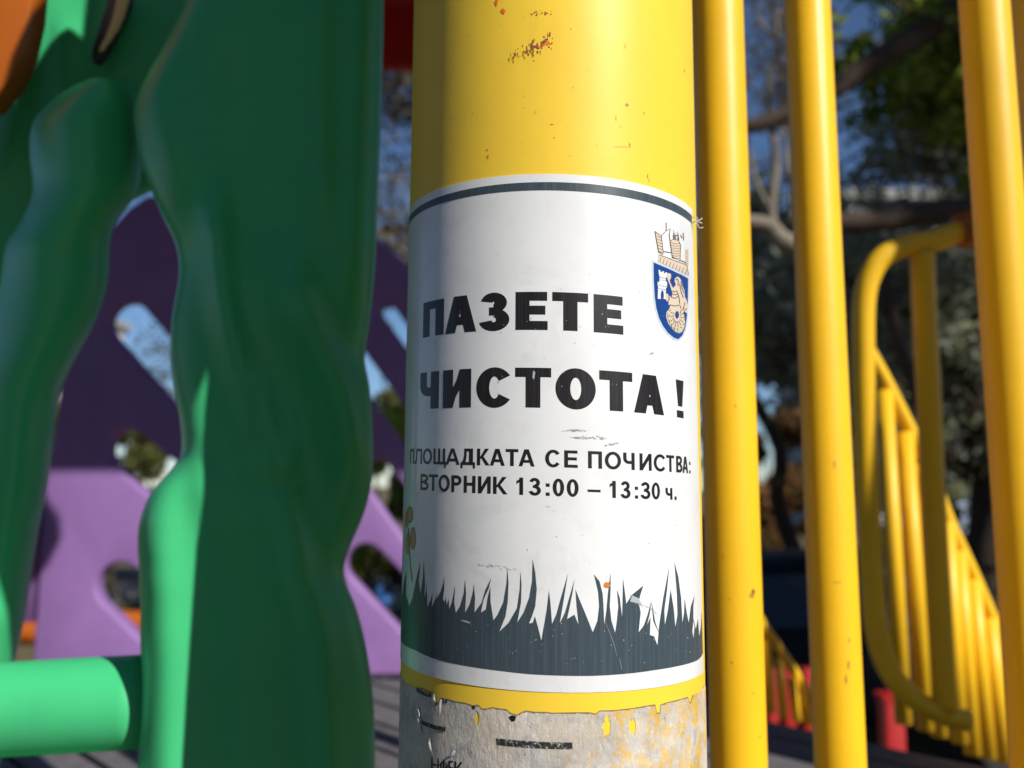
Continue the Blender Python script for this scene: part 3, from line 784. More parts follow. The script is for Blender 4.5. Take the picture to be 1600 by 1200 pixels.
# --- grass print
sky = [(84, 730), (92, 700), (100, 640), (112, 590), (108, 700), (125, 760), (140, 720), (160, 620), (178, 545), (170, 640), (178, 700), (190, 620), (194, 535), (200, 650), (197, 720), (205, 690), (204, 640), (210, 700), (211, 765),
 (225, 735), (236, 700), (232, 765), (248, 730), (258, 690), (254, 730), (276, 690), (288, 650), (293, 615), (292, 680), (286, 725), (296, 745), (300, 712), (304, 758), (314, 725), (316, 775), (330, 740), (345, 660), (340, 740), (348, 792), (368, 760), (386, 700), (392, 632),
 (397, 700), (392, 792), (415, 750), (430, 690), (434, 655), (440, 720), (437, 790), (470, 745), (490, 680), (517, 625), (505, 675), (480, 730), (468, 790), (492, 775), (500, 720), (513, 665), (514, 740), (528, 828), (548, 800), (575, 740), (590, 650), (594, 572), (600, 650), (596, 740), (585, 810), (556, 882),
 (600, 840), (640, 770), (653, 680), (657, 592), (662, 650), (660, 740), (642, 838), (672, 790), (698, 720), (712, 640), (715, 533), (728, 600), (735, 680), (728, 760), (712, 810), (698, 842), (716, 840), (726, 808), (738, 850), (757, 925), (768, 860), (782, 780), (793, 685), (800, 740), (808, 845),
 (828, 800), (850, 720), (884, 603), (875, 660), (862, 740), (845, 842), (870, 790), (890, 720), (915, 632), (905, 700), (880, 822), (915, 800), (935, 850), (925, 760), (920, 680), (940, 730), (965, 790), (1003, 885), (1025, 830), (1033, 760), (1028, 690), (1008, 607), (1035, 640), (1050, 700), (1054, 760), (1058, 850),
 (1068, 780), (1075, 700), (1088, 600), (1088, 680), (1084, 760), (1092, 830), (1110, 888), (1118, 830), (1125, 760), (1118, 680), (1132, 720), (1143, 815), (1145, 740), (1147, 625), (1156, 690), (1163, 748), (1190, 705), (1245, 660), (1232, 700), (1222, 740), (1232, 790), (1222, 885), (1248, 850), (1265, 800), (1283, 735), (1275, 800), (1262, 850), (1285, 800), (1300, 840), (1315, 895),
 (1325, 820), (1340, 720), (1368, 570), (1358, 680), (1345, 780), (1348, 850), (1362, 780), (1375, 680), (1390, 770), (1398, 860), (1408, 800), (1405, 700), (1393, 548), (1412, 620), (1425, 720), (1432, 840), (1440, 790), (1442, 722), (1452, 790), (1462, 840), (1472, 760), (1490, 706), (1484, 760), (1484, 820), (1496, 870), (1506, 820), (1512, 905), (1520, 860), (1524, 780)]
botl = [(1530, 985), (1522, 1003), (1500, 1022), (1400, 1050), (1300, 1067), (1150, 1086), (1000, 1095), (850, 1094), (700, 1087), (550, 1070), (400, 1048), (300, 1028), (230, 1008), (160, 975), (84, 925)]
ops = [(1, Z6(sky+botl)), (-1, Z6([(1282, 740), (1308, 850), (1318, 880), (1312, 948), (1296, 905), (1276, 898)])), (1, Z6([(1283, 735), (1302, 838), (1320, 892), (1306, 862), (1292, 830)])),
       (-1, Z6([(1484, 830), (1490, 860), (1484, 915), (1479, 880)]))]
decal('grass_print', pxops(ops), RP, M_slate, sticker)
# the band runs on round the hidden left side, with simple blades
gl0 = cyl(628, 925)[0]
fg = fit([(660, 1020), (740, 1041), (850, 1055), (960, 1056), (1050, 1043)])
zb_ = lambda s: fg[0]*s+fg[1]
bl = []
s = sLx+.002; s_end = cyl(628, 985)[0]
while s < s_end-.003:
    hgt = rq.uniform(.012, .028); wd = rq.uniform(.0015, .004); e = min(s+wd, s_end-.0002)
    zt = zb_(s)+.020; bl.append([(s, zb_(s)), (e, zb_(e)), (e, zt), (s, zt)]); bl.append([(s, zt), (e, zt), (e+.0004, zt+hgt*.5)]); s = e
decal('grass_print', bl, RP, M_slate, sticker)

# --- flower at the left edge
ops = []
for cx, cy, rx, ry in ((128, 320, 15, 40), (143, 435, 13, 55), (118, 460, 12, 55), (112, 345, 10, 40)):
    ops.append((1, Z6(ell(cx, cy, rx, ry, 20))))
decal('flower_print', pxops(ops), RP, M_flower, sticker)
ops = [(1, Z6(stroke_px([(121, 385), (124, 470), (130, 560), (138, 640)], 4)))]
for cx, cy, rx, ry in ((128, 320, 15, 40), (143, 435, 13, 55)):
    ops += [(1, Z6(ell(cx, cy, rx, ry, 20))), (-1, Z6(ell(cx, cy, rx-2.2, ry-5, 20)))]
decal('flower_outline', pxops(ops), RP+.00004, M_brown, sticker)

# --- emblem: shield with castle, lion and fish tail, mural crown over it
emb = thing('emblem', '', '', (POST.x, POST.y, cyl(1050, 450)[1])); del emb['label']; del emb['category']
emb.parent = sticker; emb.location = V(emb.location)-sticker.location
def ep(name, ops, mt, k, wrap=ZE): return decal(name, pxops([(s_, wrap(p)) for s_, p in ops]), RP+.00003*k, mt, emb, .001)
outer = [(203, 415), (300, 455), (410, 505), (522, 560), (521, 700), (517, 830), (510, 920), (497, 1010), (470, 1075), (430, 1112), (385, 1098), (330, 1052), (285, 990), (255, 925), (230, 840), (215, 740), (208, 600)]
inner = [(219, 438), (300, 472), (410, 522), (513, 575), (512, 700), (508, 830), (501, 915), (488, 1000), (464, 1060), (430, 1093), (392, 1080), (342, 1038), (300, 980), (268, 915), (245, 835), (230, 735), (222, 600)]
ep('shield_rim', [(1, outer)], M_silver, 0); ep('shield', [(1, inner)], M_logo_blue, 1)
ops = [(1, [(264, 535), (262, 500), (276, 506), (278, 518), (292, 522), (293, 510), (306, 515), (308, 528), (320, 530), (322, 520), (334, 524), (332, 560), (324, 570), (324, 600), (334, 608), (333, 650), (324, 655), (322, 750), (255, 748), (258, 640), (254, 632), (254, 602), (268, 606), (270, 560)]),
       (-1, [(280, 748), (280, 700), (290, 675), (300, 678), (306, 705), (305, 749)]), (-1, stroke_px([(258, 630), (296, 640), (332, 645)], 4)), (-1, stroke_px([(268, 562), (296, 570), (326, 576)], 4)), (-1, stroke_px([(262, 660), (294, 668), (324, 672)], 4)), (-1, stroke_px([(268, 585), (324, 596)], 3))]
ep('castle', ops, M_white, 2)
lion = [(330, 535), (352, 528), (368, 540), (366, 575), (355, 590), (368, 620), (385, 650), (400, 640), (408, 625), (398, 600), (400, 575), (415, 562), (428, 560), (445, 575), (456, 600), (466, 640), (482, 680), (484, 730), (500, 760), (508, 800), (507, 870), (495, 870), (482, 855), (470, 860), (480, 900), (487, 950), (480, 1000), (462, 1030), (435, 1042), (405, 1030), (375, 1000), (345, 960), (325, 900), (330, 860), (352, 835), (365, 800), (348, 800), (345, 770), (330, 770), (318, 735), (322, 705), (340, 705), (352, 720), (372, 740), (378, 700), (370, 670), (358, 630), (345, 600), (335, 575)]
ep('lion', [(1, lion), (-1, ell(418, 885, 17, 33, 18)), (-1, [(385, 560), (398, 590), (390, 622), (376, 598)])], M_cream, 2)
tl = []
for k in range(11):    # scales of the fish tail
    a0 = 140+k*24; 
    for r0 in (30, 48, 66):
        a = R_(a0+(r0 % 7)*3); c0 = (418+math.cos(a)*r0*.95, 895-math.sin(a)*r0*1.55); 
        a2 = R_(a0+20); c1 = (418+math.cos(a2)*(r0+14)*.95, 895-math.sin(a2)*(r0+14)*1.55)
        tl.append((1, stroke_px([c0, c1], 6.5)))
for l in ([(375, 680), (395, 690), (420, 680)], [(375, 705), (400, 716), (425, 705)], [(372, 735), (400, 745), (425, 728)], [(450, 600), (462, 660), (478, 700)], [(440, 620), (450, 680), (470, 740)], [(360, 600), (378, 640), (390, 655)], [(360, 800), (400, 810), (440, 800), (452, 830)], [(485, 780), (470, 830), (498, 800)], [(500, 830), (480, 850)], [(420, 690), (435, 740), (440, 790)], [(345, 712), (352, 750), (340, 770)], [(415, 575), (430, 600), (425, 640)], [(425, 530), (428, 556)], [(415, 543), (440, 550)]):
    tl.append((1, stroke_px(l, 7)))
tl += [(1, stroke_px([(340, 860), (335, 900), (355, 960), (385, 1000), (430, 1035), (465, 1020), (482, 975)], 3)), (1, ell(412, 585, 4, 5, 8))]
ep('lion_lines', tl, M_brown, 3)
crown = [[(262, 372), (300, 385), (400, 425), (502, 462), (515, 548), (480, 535), (380, 485), (300, 450), (256, 428)], [(230, 170), (245, 185), (285, 215), (300, 345), (300, 370), (262, 350)],
         [(358, 255), (385, 240), (430, 250), (448, 290), (444, 425), (378, 390)], [(492, 335), (515, 325), (515, 470), (492, 462)]]
ep('crown_fill', [(1, c_) for c_ in crown], M_cream, 2)
ops = []
for c_ in crown: ops.append((1, stroke_px(c_+[c_[0]], 6)))
for k in range(9): x = 275+k*27; y = 395+k*13.0; ops.append((1, stroke_px([(x+8, y), (x-4, y+38)], 4.5)))
for k in range(6):
    y = 215+k*26; ops.append((1, stroke_px([(248+k*3, y), (284+k*3, y+12)], 4)))
for k in range(7): y = 268+k*21; ops.append((1, stroke_px([(360+k*2, y), (400, y+12), (444, y+8)], 3.6)))
for k in range(6): y = 345+k*20; ops.append((1, stroke_px([(494, y), (514, y+6)], 3.5)))
for l in ([(288, 210), (325, 168), (362, 150), (352, 200), (358, 250)], [(326, 165), (326, 98)], [(305, 345), (365, 355)], [(388, 240), (390, 155), (398, 240)], [(408, 240), (408, 128), (416, 245)], [(425, 250), (424, 165), (434, 250)], [(470, 185), (474, 250)], [(447, 205), (462, 230)], [(380, 215), (430, 205)], [(450, 420), (492, 440)]):
    ops.append((1, stroke_px(l, 6)))
ep('crown_lines', ops, M_brown, 3)

# --- scuffs, scratches, speck and torn thread
ops = []
def dashes(x0, y0, x1, y1, n, sp):
    for i in range(n):
        t_ = rq.random(); x = x0+(x1-x0)*t_; y = y0+(y1-y0)*t_+rq.gauss(0, sp); l_ = rq.uniform(4, 22)*(1-abs(t_-.5))
        ops.append((1, Z5(stroke_px([(x, y), (x+l_*.5, y-1+rq.uniform(-1, 1)), (x+l_, y+rq.uniform(-2, 3))], [.6, rq.uniform(1.5, 3.5), .6]))))
dashes(852, 1024, 965, 1024, 42, 2.6); dashes(895, 1058, 1060, 1062, 52, 3.4); dashes(1055, 1095, 1120, 1084, 20, 3); dashes(1270, 658, 1290, 650, 6, 2)
dashes(440, 1668, 640, 1692, 26, 4)
for i in range(26): ops.append((1, Z5(blob(rq.uniform(220, 1400), rq.uniform(150, 700), rq.uniform(1, 3.2), rq.uniform(1, 3), 7))))
for i in range(20): ops.append((1, Z6(blob(rq.uniform(300, 1400), rq.uniform(260, 560), rq.uniform(1, 3), rq.uniform(1, 3), 7))))
decal('scuff_marks', pxops(ops), RP+.00007, M_dirt, sticker)
ops = [(1, Z6([(368, 826), (395, 828), (420, 838), (412, 843), (385, 835)])), (1, Z5([(718, 735), (728, 745), (722, 780), (714, 770)])), (1, Z6([(1190, 708), (1222, 722), (1240, 760), (1215, 745), (1180, 738)]))]
for i in range(9): x = 1175+i*14; y = 700+i*9; ops.append((1, Z6(stroke_px([(x, y+rq.uniform(-8, 8)), (x+rq.uniform(10, 26), y+rq.uniform(8, 40))], [.8, 2.2]))))
for i in range(45): ops.append((1, Z6(blob(rq.uniform(220, 1500), rq.uniform(840, 1050), rq.uniform(1, 3.2), rq.uniform(1, 3.2), 7))))
for i in range(16): ops.append((1, Z5(blob(rq.choice([540, 570, 680, 700, 720, 860, 890, 1060, 1110, 350])+rq.uniform(-14, 14), rq.choice([440, 460, 500, 760, 800, 850, 520])+rq.uniform(-20, 20), rq.uniform(1, 3), rq.uniform(1, 3), 7))))
for pts_ in ([(1060, 830), (1100, 930), (1118, 1000)], [(1130, 1010), (1140, 1060)]): ops.append((1, (Z6(stroke_px(pts_, [1.0, 1.6, .8][:len(pts_)])))))
decal('scratches', pxops(ops), RP+.00009, M_scratch, sticker)
decal('orange_speck', pxops([(1, Z6(blob(1071, 658, 14, 14, 12, .2)))]), RP+.00012, mat('orange_speck', (.55, .16, .01), .5), sticker)
# frayed corner with thread
M_thread = mat('frayed_thread', (.62, .58, .48), .8)
th = []
c0 = bend(SRIGHT-.002, cyl(1078, 350)[1], RS)
for k in range(3):
    d0 = c0+V((.0, 0, rq.uniform(-.002, .003)))
    pt = [d0, d0+V((.0015, -.0008, rq.uniform(0, .003))), d0+V((.0028, -.0005, rq.uniform(-.002, .001))), d0+V((.0035+.0015*rq.random(), .0, rq.uniform(-.002, .002)))]
    th.append(tube(smooth_path(pt, 5), .00016, 6))
tv, tf = join(*th); mesh_obj('frayed_thread', tv, tf, M_thread, sticker)

# ------------------------------------------------------------------ torn old notice below
notice = thing('torn_notice', 'torn remains of an old paper notice on the post under the white sticker', 'notice', (POST.x, POST.y, cyl(864, 1180)[1]))
jag = ZT([(170, 530), (215, 560), (250, 572), (300, 580), (380, 612), (385, 655), (400, 712), (425, 690), (440, 655), (500, 662), (560, 680), (640, 692), (700, 712), (740, 706), (765, 735), (800, 738), (850, 725), (900, 735), (960, 742), (990, 770), (1040, 785), (1075, 765), (1110, 752), (1180, 762), (1260, 762), (1320, 770)]) + \
      ZU([(40, 768), (200, 765), (300, 765), (350, 775), (385, 752), (500, 748), (620, 735), (740, 715), (815, 703), (830, 770), (855, 765), (858, 705), (900, 690), (1000, 665), (1070, 645), (1085, 690), (1095, 685), (1108, 628), (1190, 578)])
jz = [cyl(*p) for p in jag]
jag_s = [(sLx, jz[0][1]-.001)]
s = sLx
while s < jz[0][0]-.004: s += .004; jag_s.append((s, jz[0][1]+rq.uniform(-.0012, .0012)))
zbt = cyl(864, 1200)[1]-.09
extra = [(jz[-1][0]+.004, jz[-1][1]+.0006), (jz[-1][0]+.008, jz[-1][1]-.001)]
outl = jag_s+jz+extra+[(extra[-1][0]+.002, zbt+.02), (extra[-1][0], zbt), (0.01, zbt-.004), (sLx, zbt)]
def csg_m(ops): return [[(x/1000, (y+1950)/1000) for x, y in t] for t in csg([(a_, [(p[0]*1000, p[1]*1000-1950) for p in q]) for a_, q in ops])]
holes = []
for cx, cy, rx, ry in ((730, 810, 18, 55), ): holes.append((-1, [cyl(*p) for p in ZT(blob(cx, cy, rx, ry, 16, .25))]))
for cx, cy, rx, ry in ((440, 880, 30, 90), (640, 885, 30, 60)): holes.append((-1, [cyl(*p) for p in ZU(blob(cx, cy, rx, ry, 18, .4))]))
decal('paper', csg_m([(1, outl)]+holes), PR+.00016, M_paper, notice)
dk = []
for i in range(2, len(jz)-2):   # dark frayed line along the torn edge
    a_ = jz[i]; b_ = jz[i+1]
    dk.append([(a_[0], a_[1]+.00012), (b_[0], b_[1]+.00012), (b_[0], b_[1]-.00025-rq.random()*.0003), (a_[0], a_[1]-.00015)])
decal('torn_edge', dk, PR+.00022, mat('torn_edge', (.20, .14, .07), .8), notice)
ops = [(1, ZT([(255, 575), (375, 622), (372, 652), (300, 628), (262, 605)])), (1, ZT([(445, 650), (498, 664), (496, 695), (447, 684)])), (1, ZT([(300, 828), (390, 860), (488, 880), (480, 918), (390, 895), (300, 858)])),
       (1, ZT([(878, 966), (1050, 982), (1250, 995), (1470, 998), (1474, 1052), (1250, 1047), (1050, 1035), (884, 1018)]))]
decal('smudged_line', pxops(ops), PR+.00026, M_smear, notice)
decal('glue_speck', pxops([(1, ZT([(975, 800), (1005, 785), (1035, 795), (1025, 830), (1000, 836)])), (1, ZT([(690, 715), (708, 708), (716, 730), (700, 745)]))]), PR+.00030, M_ink, notice)
bs = lin([(S5(0)+675-600, 1205), (S5(0)+740-600, 1214)]); cs_ = lin([(675, 1183), (740, 1192)])
letters([(c_, pxs(600+a/5, 1195), pxs(600+b/5, 1195)) for c_, a, b in (('Н', 373, 432), ('Ф', 440, 500), ('Е', 508, 548), ('К', 556, 622))], bs, cs_, .17, .09, 'lettering', None, M_ink, PR+.00026, notice)
# curled white scraps of paper (stand a little proud)
M_scrap = mat('paper_scrap', (.6, .6, .57), .9, .1)
def scrap(pts, lift):
    q = [cyl(*p) for p in ZT(pts)]; vs = []; k = len(q)
    for i, (s_, z_) in enumerate(q): vs.append(bend(s_, z_, PR+.0003)); 
    for i, (s_, z_) in enumerate(q): vs.append(bend(s_+.0009, z_+.0002, PR+.0003+lift*(math.sin(math.pi*i/(k-1)))))
    for i, (s_, z_) in enumerate(q): vs.append(bend(s_+.0015, z_, PR+.0002+lift*.3))
    fs = []
    for r in range(2):
        for i in range(k-1): fs.append((r*k+i, (r+1)*k+i, (r+1)*k+i+1, r*k+i+1))
    mesh_obj('paper_curl', vs, fs, M_scrap, notice)
scrap([(262, 720), (272, 760), (275, 810), (278, 870), (292, 930)], .0012)
scrap([(348, 960), (352, 1000), (358, 1040), (372, 1090)], .0009)
scrap([(436, 660), (430, 700), (428, 740), (420, 790)], .0006)
scrap([(382, 620), (384, 660), (392, 705), (402, 712)], .0006)
scrap([(490, 1105), (520, 1095), (540, 1060)], .0006)

# ------------------------------------------------------------------ yellow upright bars (guard rail)
def bar_pts(top, bot, dia):
    """top/bot: (px, width in px) at rows 0 and 1200"""
    a = P(bot[0], 1200, dia*FPX/bot[1]); b = P(top[0], 0, dia*FPX/top[1])
    d = (b-a).normalized(); t0 = (DZ+.06-a.z)/d.z; t1 = (EYE.z+.62-a.z)/d.z
    return a+d*t0, a+d*t1
D1 = .027
g1 = thing('guard_rail', 'guard rail of two yellow upright tubes right beside the post', 'guard rail', (.14, .46, DZ))
ends = []
for tp, bt in (((1120.5, 78), (1154.5, 88)), ((1261, 68), (1313, 78.5))):
    a, b = bar_pts(tp, bt, D1); ends.append((a, b))
    vs, fs = tube([a.lerp(b, i/20) for i in range(21)], D1/2, 48); o = mesh_obj('bar', vs, fs, M_bar, g1)
for k, nm in ((0, 'bottom_rail'), (1, 'top_rail')):
    a = ends[0][k]; b = ends[1][k]; d = (b-a).normalized(); vs, fs = tube([a-d*.035, b+d*.06], .015, 32); mesh_obj(nm, vs, fs, M_bar, g1)
vs, fs = box((.14, .46, DZ+.03), (.05, .05, .06)); mesh_obj('foot', vs, fs, M_bar, g1, False)
# small marks on the bars
g2 = thing('door_frame_bars', 'pair of close yellow tubes at the right edge of the photo', 'guard rail', (.30, .5, DZ))
ends = []
for tp, bt in (((1537, 71), (1621, 78)), ((1617, 64), (1700, 69))):
    a, b = bar_pts(tp, bt, .027); ends.append((a, b))
    vs, fs = tube([a.lerp(b, i/20) for i in range(21)], .0135, 48); mesh_obj('bar', vs, fs, M_bar, g2)
for k, nm in ((0, 'bottom_rail'), (1, 'top_rail')):
    a = ends[0][k]; b = ends[1][k]; d = (b-a).normalized(); vs, fs = tube([a-d*.03, b+d*.12], .015, 32); mesh_obj(nm, vs, fs, M_bar, g2)
# orange-brown inner strip seen on the left of the third bar
def bar_mark(px, py, rx, ry, tp, bt, mt, parent, name):
    a, b = bar_pts(tp, bt, D1); ax = (b-a).normalized()
    vs = []
    for i in range(12):
        q = 2*math.pi*i/12; x = px+rx*math.cos(q)*(1+rq.uniform(-.35, .35)); y = py+ry*math.sin(q)*(1+rq.uniform(-.35, .35))
        r = ray(x, y); # ray / cylinder
        w0 = EYE-a; rp = r-ax*r.dot(ax); wp = w0-ax*w0.dot(ax); R = D1/2+.0001
        A = rp.dot(rp); B = 2*rp.dot(wp); C_ = wp.dot(wp)-R*R; D = max(0, B*B-4*A*C_); t = (-B-math.sqrt(D))/(2*A); vs.append(EYE+r*t)
    mesh_obj(name, vs, [tuple(range(12))], mt, parent, False)
b1 = ((1120.5, 78), (1154.5, 88)); b2_ = ((1261, 68), (1313, 78.5))
M_bmark = mat('bar_chip', (.36, .20, .02), .6)
bar_mark(1177, 925, 3, 5, *b1, M_rust, g1, 'chip'); bar_mark(1175, 931, 5, 4, *b1, M_bmark, g1, 'chip')
for x, y, a_, b_ in ((1149, 634, 1.3, 2.5), (1140, 936, 1.2, 1.6), (1144, 1035, 1.5, 2.2), (1177, 1083, 1.5, 1.5), (1188, 1151, 2, 1.6), (1130, 870, .8, 2)): bar_mark(x, y, a_, b_, *b1, M_bmark, g1, 'chip')
for x, y, a_, b_ in ((1326, 1040, 2, 8), (1322, 1062, 2, 8), (1327, 1000, 2, 3), (1304, 725, 1.2, 6), (1308, 910, 8, 1.0)): bar_mark(x, y, a_, b_, *b2_, M_bmark, g1, 'chip')

# ------------------------------------------------------------------ gate loop behind the bars
gd = .93
gate = thing('gate', 'bent yellow tube gate in shade hanging behind the second bar', 'gate', G(1420, .93, DZ+.02))
gp = lambda l, d=gd: [P(x, y, d) for x, y in l]
loop = smooth_path(gp([(1535, 352), (1500, 362), (1460, 376), (1420, 383), (1385, 398), (1362, 425), (1350, 470), (1349, 560), (1353, 700), (1359, 850), (1366, 960), (1378, 1020), (1402, 1066), (1440, 1100), (1480, 1118), (1512, 1126)]), 8)
vs, fs = tube(loop, .0118, 24); mesh_obj('frame_tube', vs, fs, M_bar, gate)
vs, fs = tube(smooth_path(gp([(1441, 392), (1445, 500), (1452, 640), (1459, 800), (1468, 960), (1476, 1110)]), 6), .0125, 24); mesh_obj('bar', vs, fs, M_bar, gate)
pl = gp([(1402, 1075), (1440, 1095), (1475, 1100), (1500, 1112), (1500, 1140), (1460, 1128), (1425, 1108)])
n = len(pl); vs = pl+[p+V((0, .012, 0)) for p in pl]
mesh_obj('foot_plate', vs, [tuple(range(n)), tuple(range(2*n-1, n-1, -1))]+[(i, i+n, (i+1) % n+n, (i+1) % n) for i in range(n)], M_bar, gate, False)
vs, fs = tube(gp([(1498, 362), (1545, 350)]), .019, 24); o = mesh_obj('clamp', vs, fs, M_orange, gate)
# unseen second post added right of the frame to shade the gate
p2 = thing('post', 'unseen yellow post added beyond the right edge to shade the gate', 'post', (.86, .50, 0))
zz = [0, 3.6]; vs, fs = tube([V((.86, .50, z)) for z in (0, 1, 2, 3.6)], .062, 64); mesh_obj('pole', vs, fs, M_post, p2)

# ------------------------------------------------------------------ sloped stair railings beyond the deck edge
pn = V((-.32, .95, 0)).normalized(); pp = V((.455, 1.06, 0))
def rp(x, y): return on_plane(x, y, pp, pn)
def set_pp(x, y):
    global pp
    pp = V((x, y, 0))
def stair_rail(label, top, bars, r, rb, toprow=None):
    a = rp(*top[0]); t = thing('stair_rail', label, 'railing', (a.x, a.y, DZ), 'sloped yellow stair railings')
    tp = [rp(*p) for p in top]; vs, fs = tube(smooth_path(tp, 6), r, 20); mesh_obj('hand_rail', vs, fs, M_bar, t)
    for (x0, y0, x1, y1) in bars:
        vs, fs = tube([rp(x0, y0), rp(x1, y1)], rb, 16); mesh_obj('bar', vs, fs, M_bar, t)
    return t
stair_rail('taller sloped yellow stair railing behind the gate', [(1352, 540), (1385, 600), (1420, 670), (1450, 730), (1480, 812), (1520, 900), (1565, 1005), (1600, 1085)],
           [(1382, 610, 1412, 1130), (1414, 675, 1446, 1140), (1441, 725, 1468, 1150), (1478, 815, 1500, 1160), (1497, 860, 1520, 1178), (1519, 905, 1544, 1184), (1545, 965, 1568, 1190), (1572, 1025, 1590, 1196)], .0090, .0098)
set_pp(.36, 1.22)
stair_rail('small sloped yellow railing low between the first two bars', [(1140, 895), (1180, 958), (1215, 1010), (1250, 1063), (1285, 1112)],
           [(1180, 975, 1187, 1108), (1198, 1000, 1205, 1113), (1217, 1030, 1224, 1121), (1237, 1060, 1246, 1126), (1257, 1085, 1266, 1131)], .0065, .0062)
# red board and post beyond
t = thing('red_board', 'small red board with upright slats behind the low yellow railing', 'board', G(1240, 1.75, DZ-.4))
for px in (1205, 1232, 1262, 1285):
    c = P(px, 1090, 1.8); vs, fs = box((c.x, c.y, c.z-.12), (.022, .03, .36)); o = mesh_obj('slat', vs, fs, M_red, t, False); bevel_obj(o, .003)
c = P(1245, 1112, 1.83); vs, fs = box((c.x, c.y+.02, c.z), (.2, .02, .04)); mesh_obj('crosspiece', vs, fs, M_red, t, False)
t = thing('red_post', 'short bright red post below the gate', 'post', G(1390, 2.0, 0))
a = P(1391, 1092, 2.0); vs, fs = box((a.x, a.y, a.z/2), (.046, .05, a.z)); o = mesh_obj('shaft', vs, fs, M_red, t, False); bevel_obj(o, .006)
vs, fs = box((a.x, a.y, a.z+.006), (.052, .056, .012)); mesh_obj('cap', vs, fs, M_red, t, False)

# ------------------------------------------------------------------ purple slotted panel
PD = 1.90
pur = thing('purple_panel', 'purple plastic climbing panel with slanted rounded slots behind the green trunk', 'panel', V((-.45, PD, DZ)))
def pp2(x, y): q = on_plane(x, y, V((0, PD, 0)), V((0, 1, 0))); return (q.x, q.z)
def slot(a, b, wd, wd2=None, n=10):
    a = V(pp2(*a)); b = V(pp2(*b)); d = (b-a).normalized(); nn = V((-d.y, d.x)); ang = math.atan2(d.y, d.x); out = []
    r0 = wd*PD/FPX/2; r1 = (wd2 or wd)*PD/FPX/2
    for k in range(n+1): t_ = ang+math.pi/2+math.pi*k/n; out.append((a.x+r0*math.cos(t_), a.y+r0*math.sin(t_)))
    for k in range(n+1): t_ = ang-math.pi/2+math.pi*k/n; out.append((b.x+r1*math.cos(t_), b.y+r1*math.sin(t_)))
    return out
outl = [pp2(*p) for p in [(48, 1060), (70, 760), (90, 640), (100, 480), (150, 380), (200, 325), (228, 306), (330, 300), (470, 318), (550, 345), (592, 372), (650, 425), (760, 540), (850, 660), (850, 1056), (560, 1057), (300, 1060)]]
slots = [slot((200, 502), (322, 640), 64, 62), slot((200, 702), (262, 756), 62, 66), slot((185, 915), (290, 1010), 70, 80),
         slot((450, 350), (626, 515), 34), slot((430, 440), (640, 650), 48), slot((575, 820), (680, 900), 1e-3) if False else slot((430, 640), (600, 800), 70), slot((560, 870), (700, 990), 100, 100), slot((560, 560), (700, 770), 26)]
slots = slots[:3]+[slot((606, 485), (690, 600), 22), slot((555, 560), (690, 745), 36), slot((588, 740), (690, 880), 46, 50), slot((570, 880), (670, 985), 58, 60), slot((380, 420), (480, 540), 62), slot((380, 640), (500, 780), 66), slot((360, 880), (470, 985), 70)]
ops = [(1, [(a*1000, (b-1.95)*1000) for a, b in outl])]+[(-1, [(a*1000, (b-1.95)*1000) for a, b in s_]) for s_ in slots]
tr = csg(ops)
bm = bmesh.new(); vd = {}
def gv(p):
    k_ = (round(p[0], 3), round(p[1], 3))
    if k_ not in vd: vd[k_] = bm.verts.new((p[0]/1000, PD, p[1]/1000+1.95))
    return vd[k_]
for q in tr:
    f_ = [gv(p) for p in q]
    if len(set(f_)) >= 3:
        try: bm.faces.new(f_)
        except ValueError: pass
bmesh.ops.recalc_face_normals(bm, faces=bm.faces)
bmesh.ops.dissolve_limit(bm, angle_limit=.02, verts=bm.verts, edges=bm.edges)
r_ = bmesh.ops.extrude_face_region(bm, geom=bm.faces[:]); 
for e in r_['geom']:
    if isinstance(e, bmesh.types.BMVert): e.co.y += .045
bmesh.ops.recalc_face_normals(bm, faces=bm.faces)
es = [e for e in bm.edges if len(e.link_faces) == 2 and e.calc_face_angle() > 1.2 and abs(e.verts[0].co.y-e.verts[1].co.y) < .001]
bmesh.ops.bevel(bm, geom=es, offset=.007, segments=3, affect='EDGES', profile=.5)
bmesh.ops.triangulate(bm, faces=[f for f in bm.faces if len(f.verts) > 4])
for v in bm.verts: v.co -= pur.location
me = bpy.data.meshes.new('board'); bm.to_mesh(me); bm.free(); me.materials.append(M_purple)
me.polygons.foreach_set('use_smooth', [True]*len(me.polygons))
try: me.set_sharp_from_angle(angle=.7)
except Exception: pass
link(bpy.data.objects.new('board', me), pur)
a = P(60, 700, 1.91)
vs, fs = tube([V((a.x, PD+.02, DZ)), V((a.x, PD+.02, EYE.z+.3))], .02, 20); mesh_obj('side_post', vs, fs, M_purple, pur)

# ------------------------------------------------------------------ orange slide and blue seat behind
t = thing('orange_slide', 'orange plastic slide end glimpsed behind the purple panel', 'slide', G(100, 5, 0))
for s_ in (-1, 1):
    pth = [V((G(100, 5).x+x, 5+s_*.24, z)) for x, z in ((-.9, 1.30), (-.4, 1.18), (.1, 1.14), (.6, 1.08), (1.3, .62), (1.7, .58))]
    vs, fs = tube(smooth_path(pth, 5), .06, 16); mesh_obj('side_rail', vs, fs, M_orange, t)
cv = []; cf = []
for i, (x, z) in enumerate(((-.9, 1.20), (-.4, 1.08), (.1, 1.04), (.6, .98), (1.3, .52), (1.7, .48))):
    for j in range(7):
        yy = -.24+.08*j; cv.append(V((G(100, 5).x+x, 5+yy, z+.06*(yy/.24)**2)))
for i in range(5):
    for j in range(6): a = i*7+j; cf.append((a, a+1, a+8, a+7))
mesh_obj('chute', cv, cf, M_orange, t)
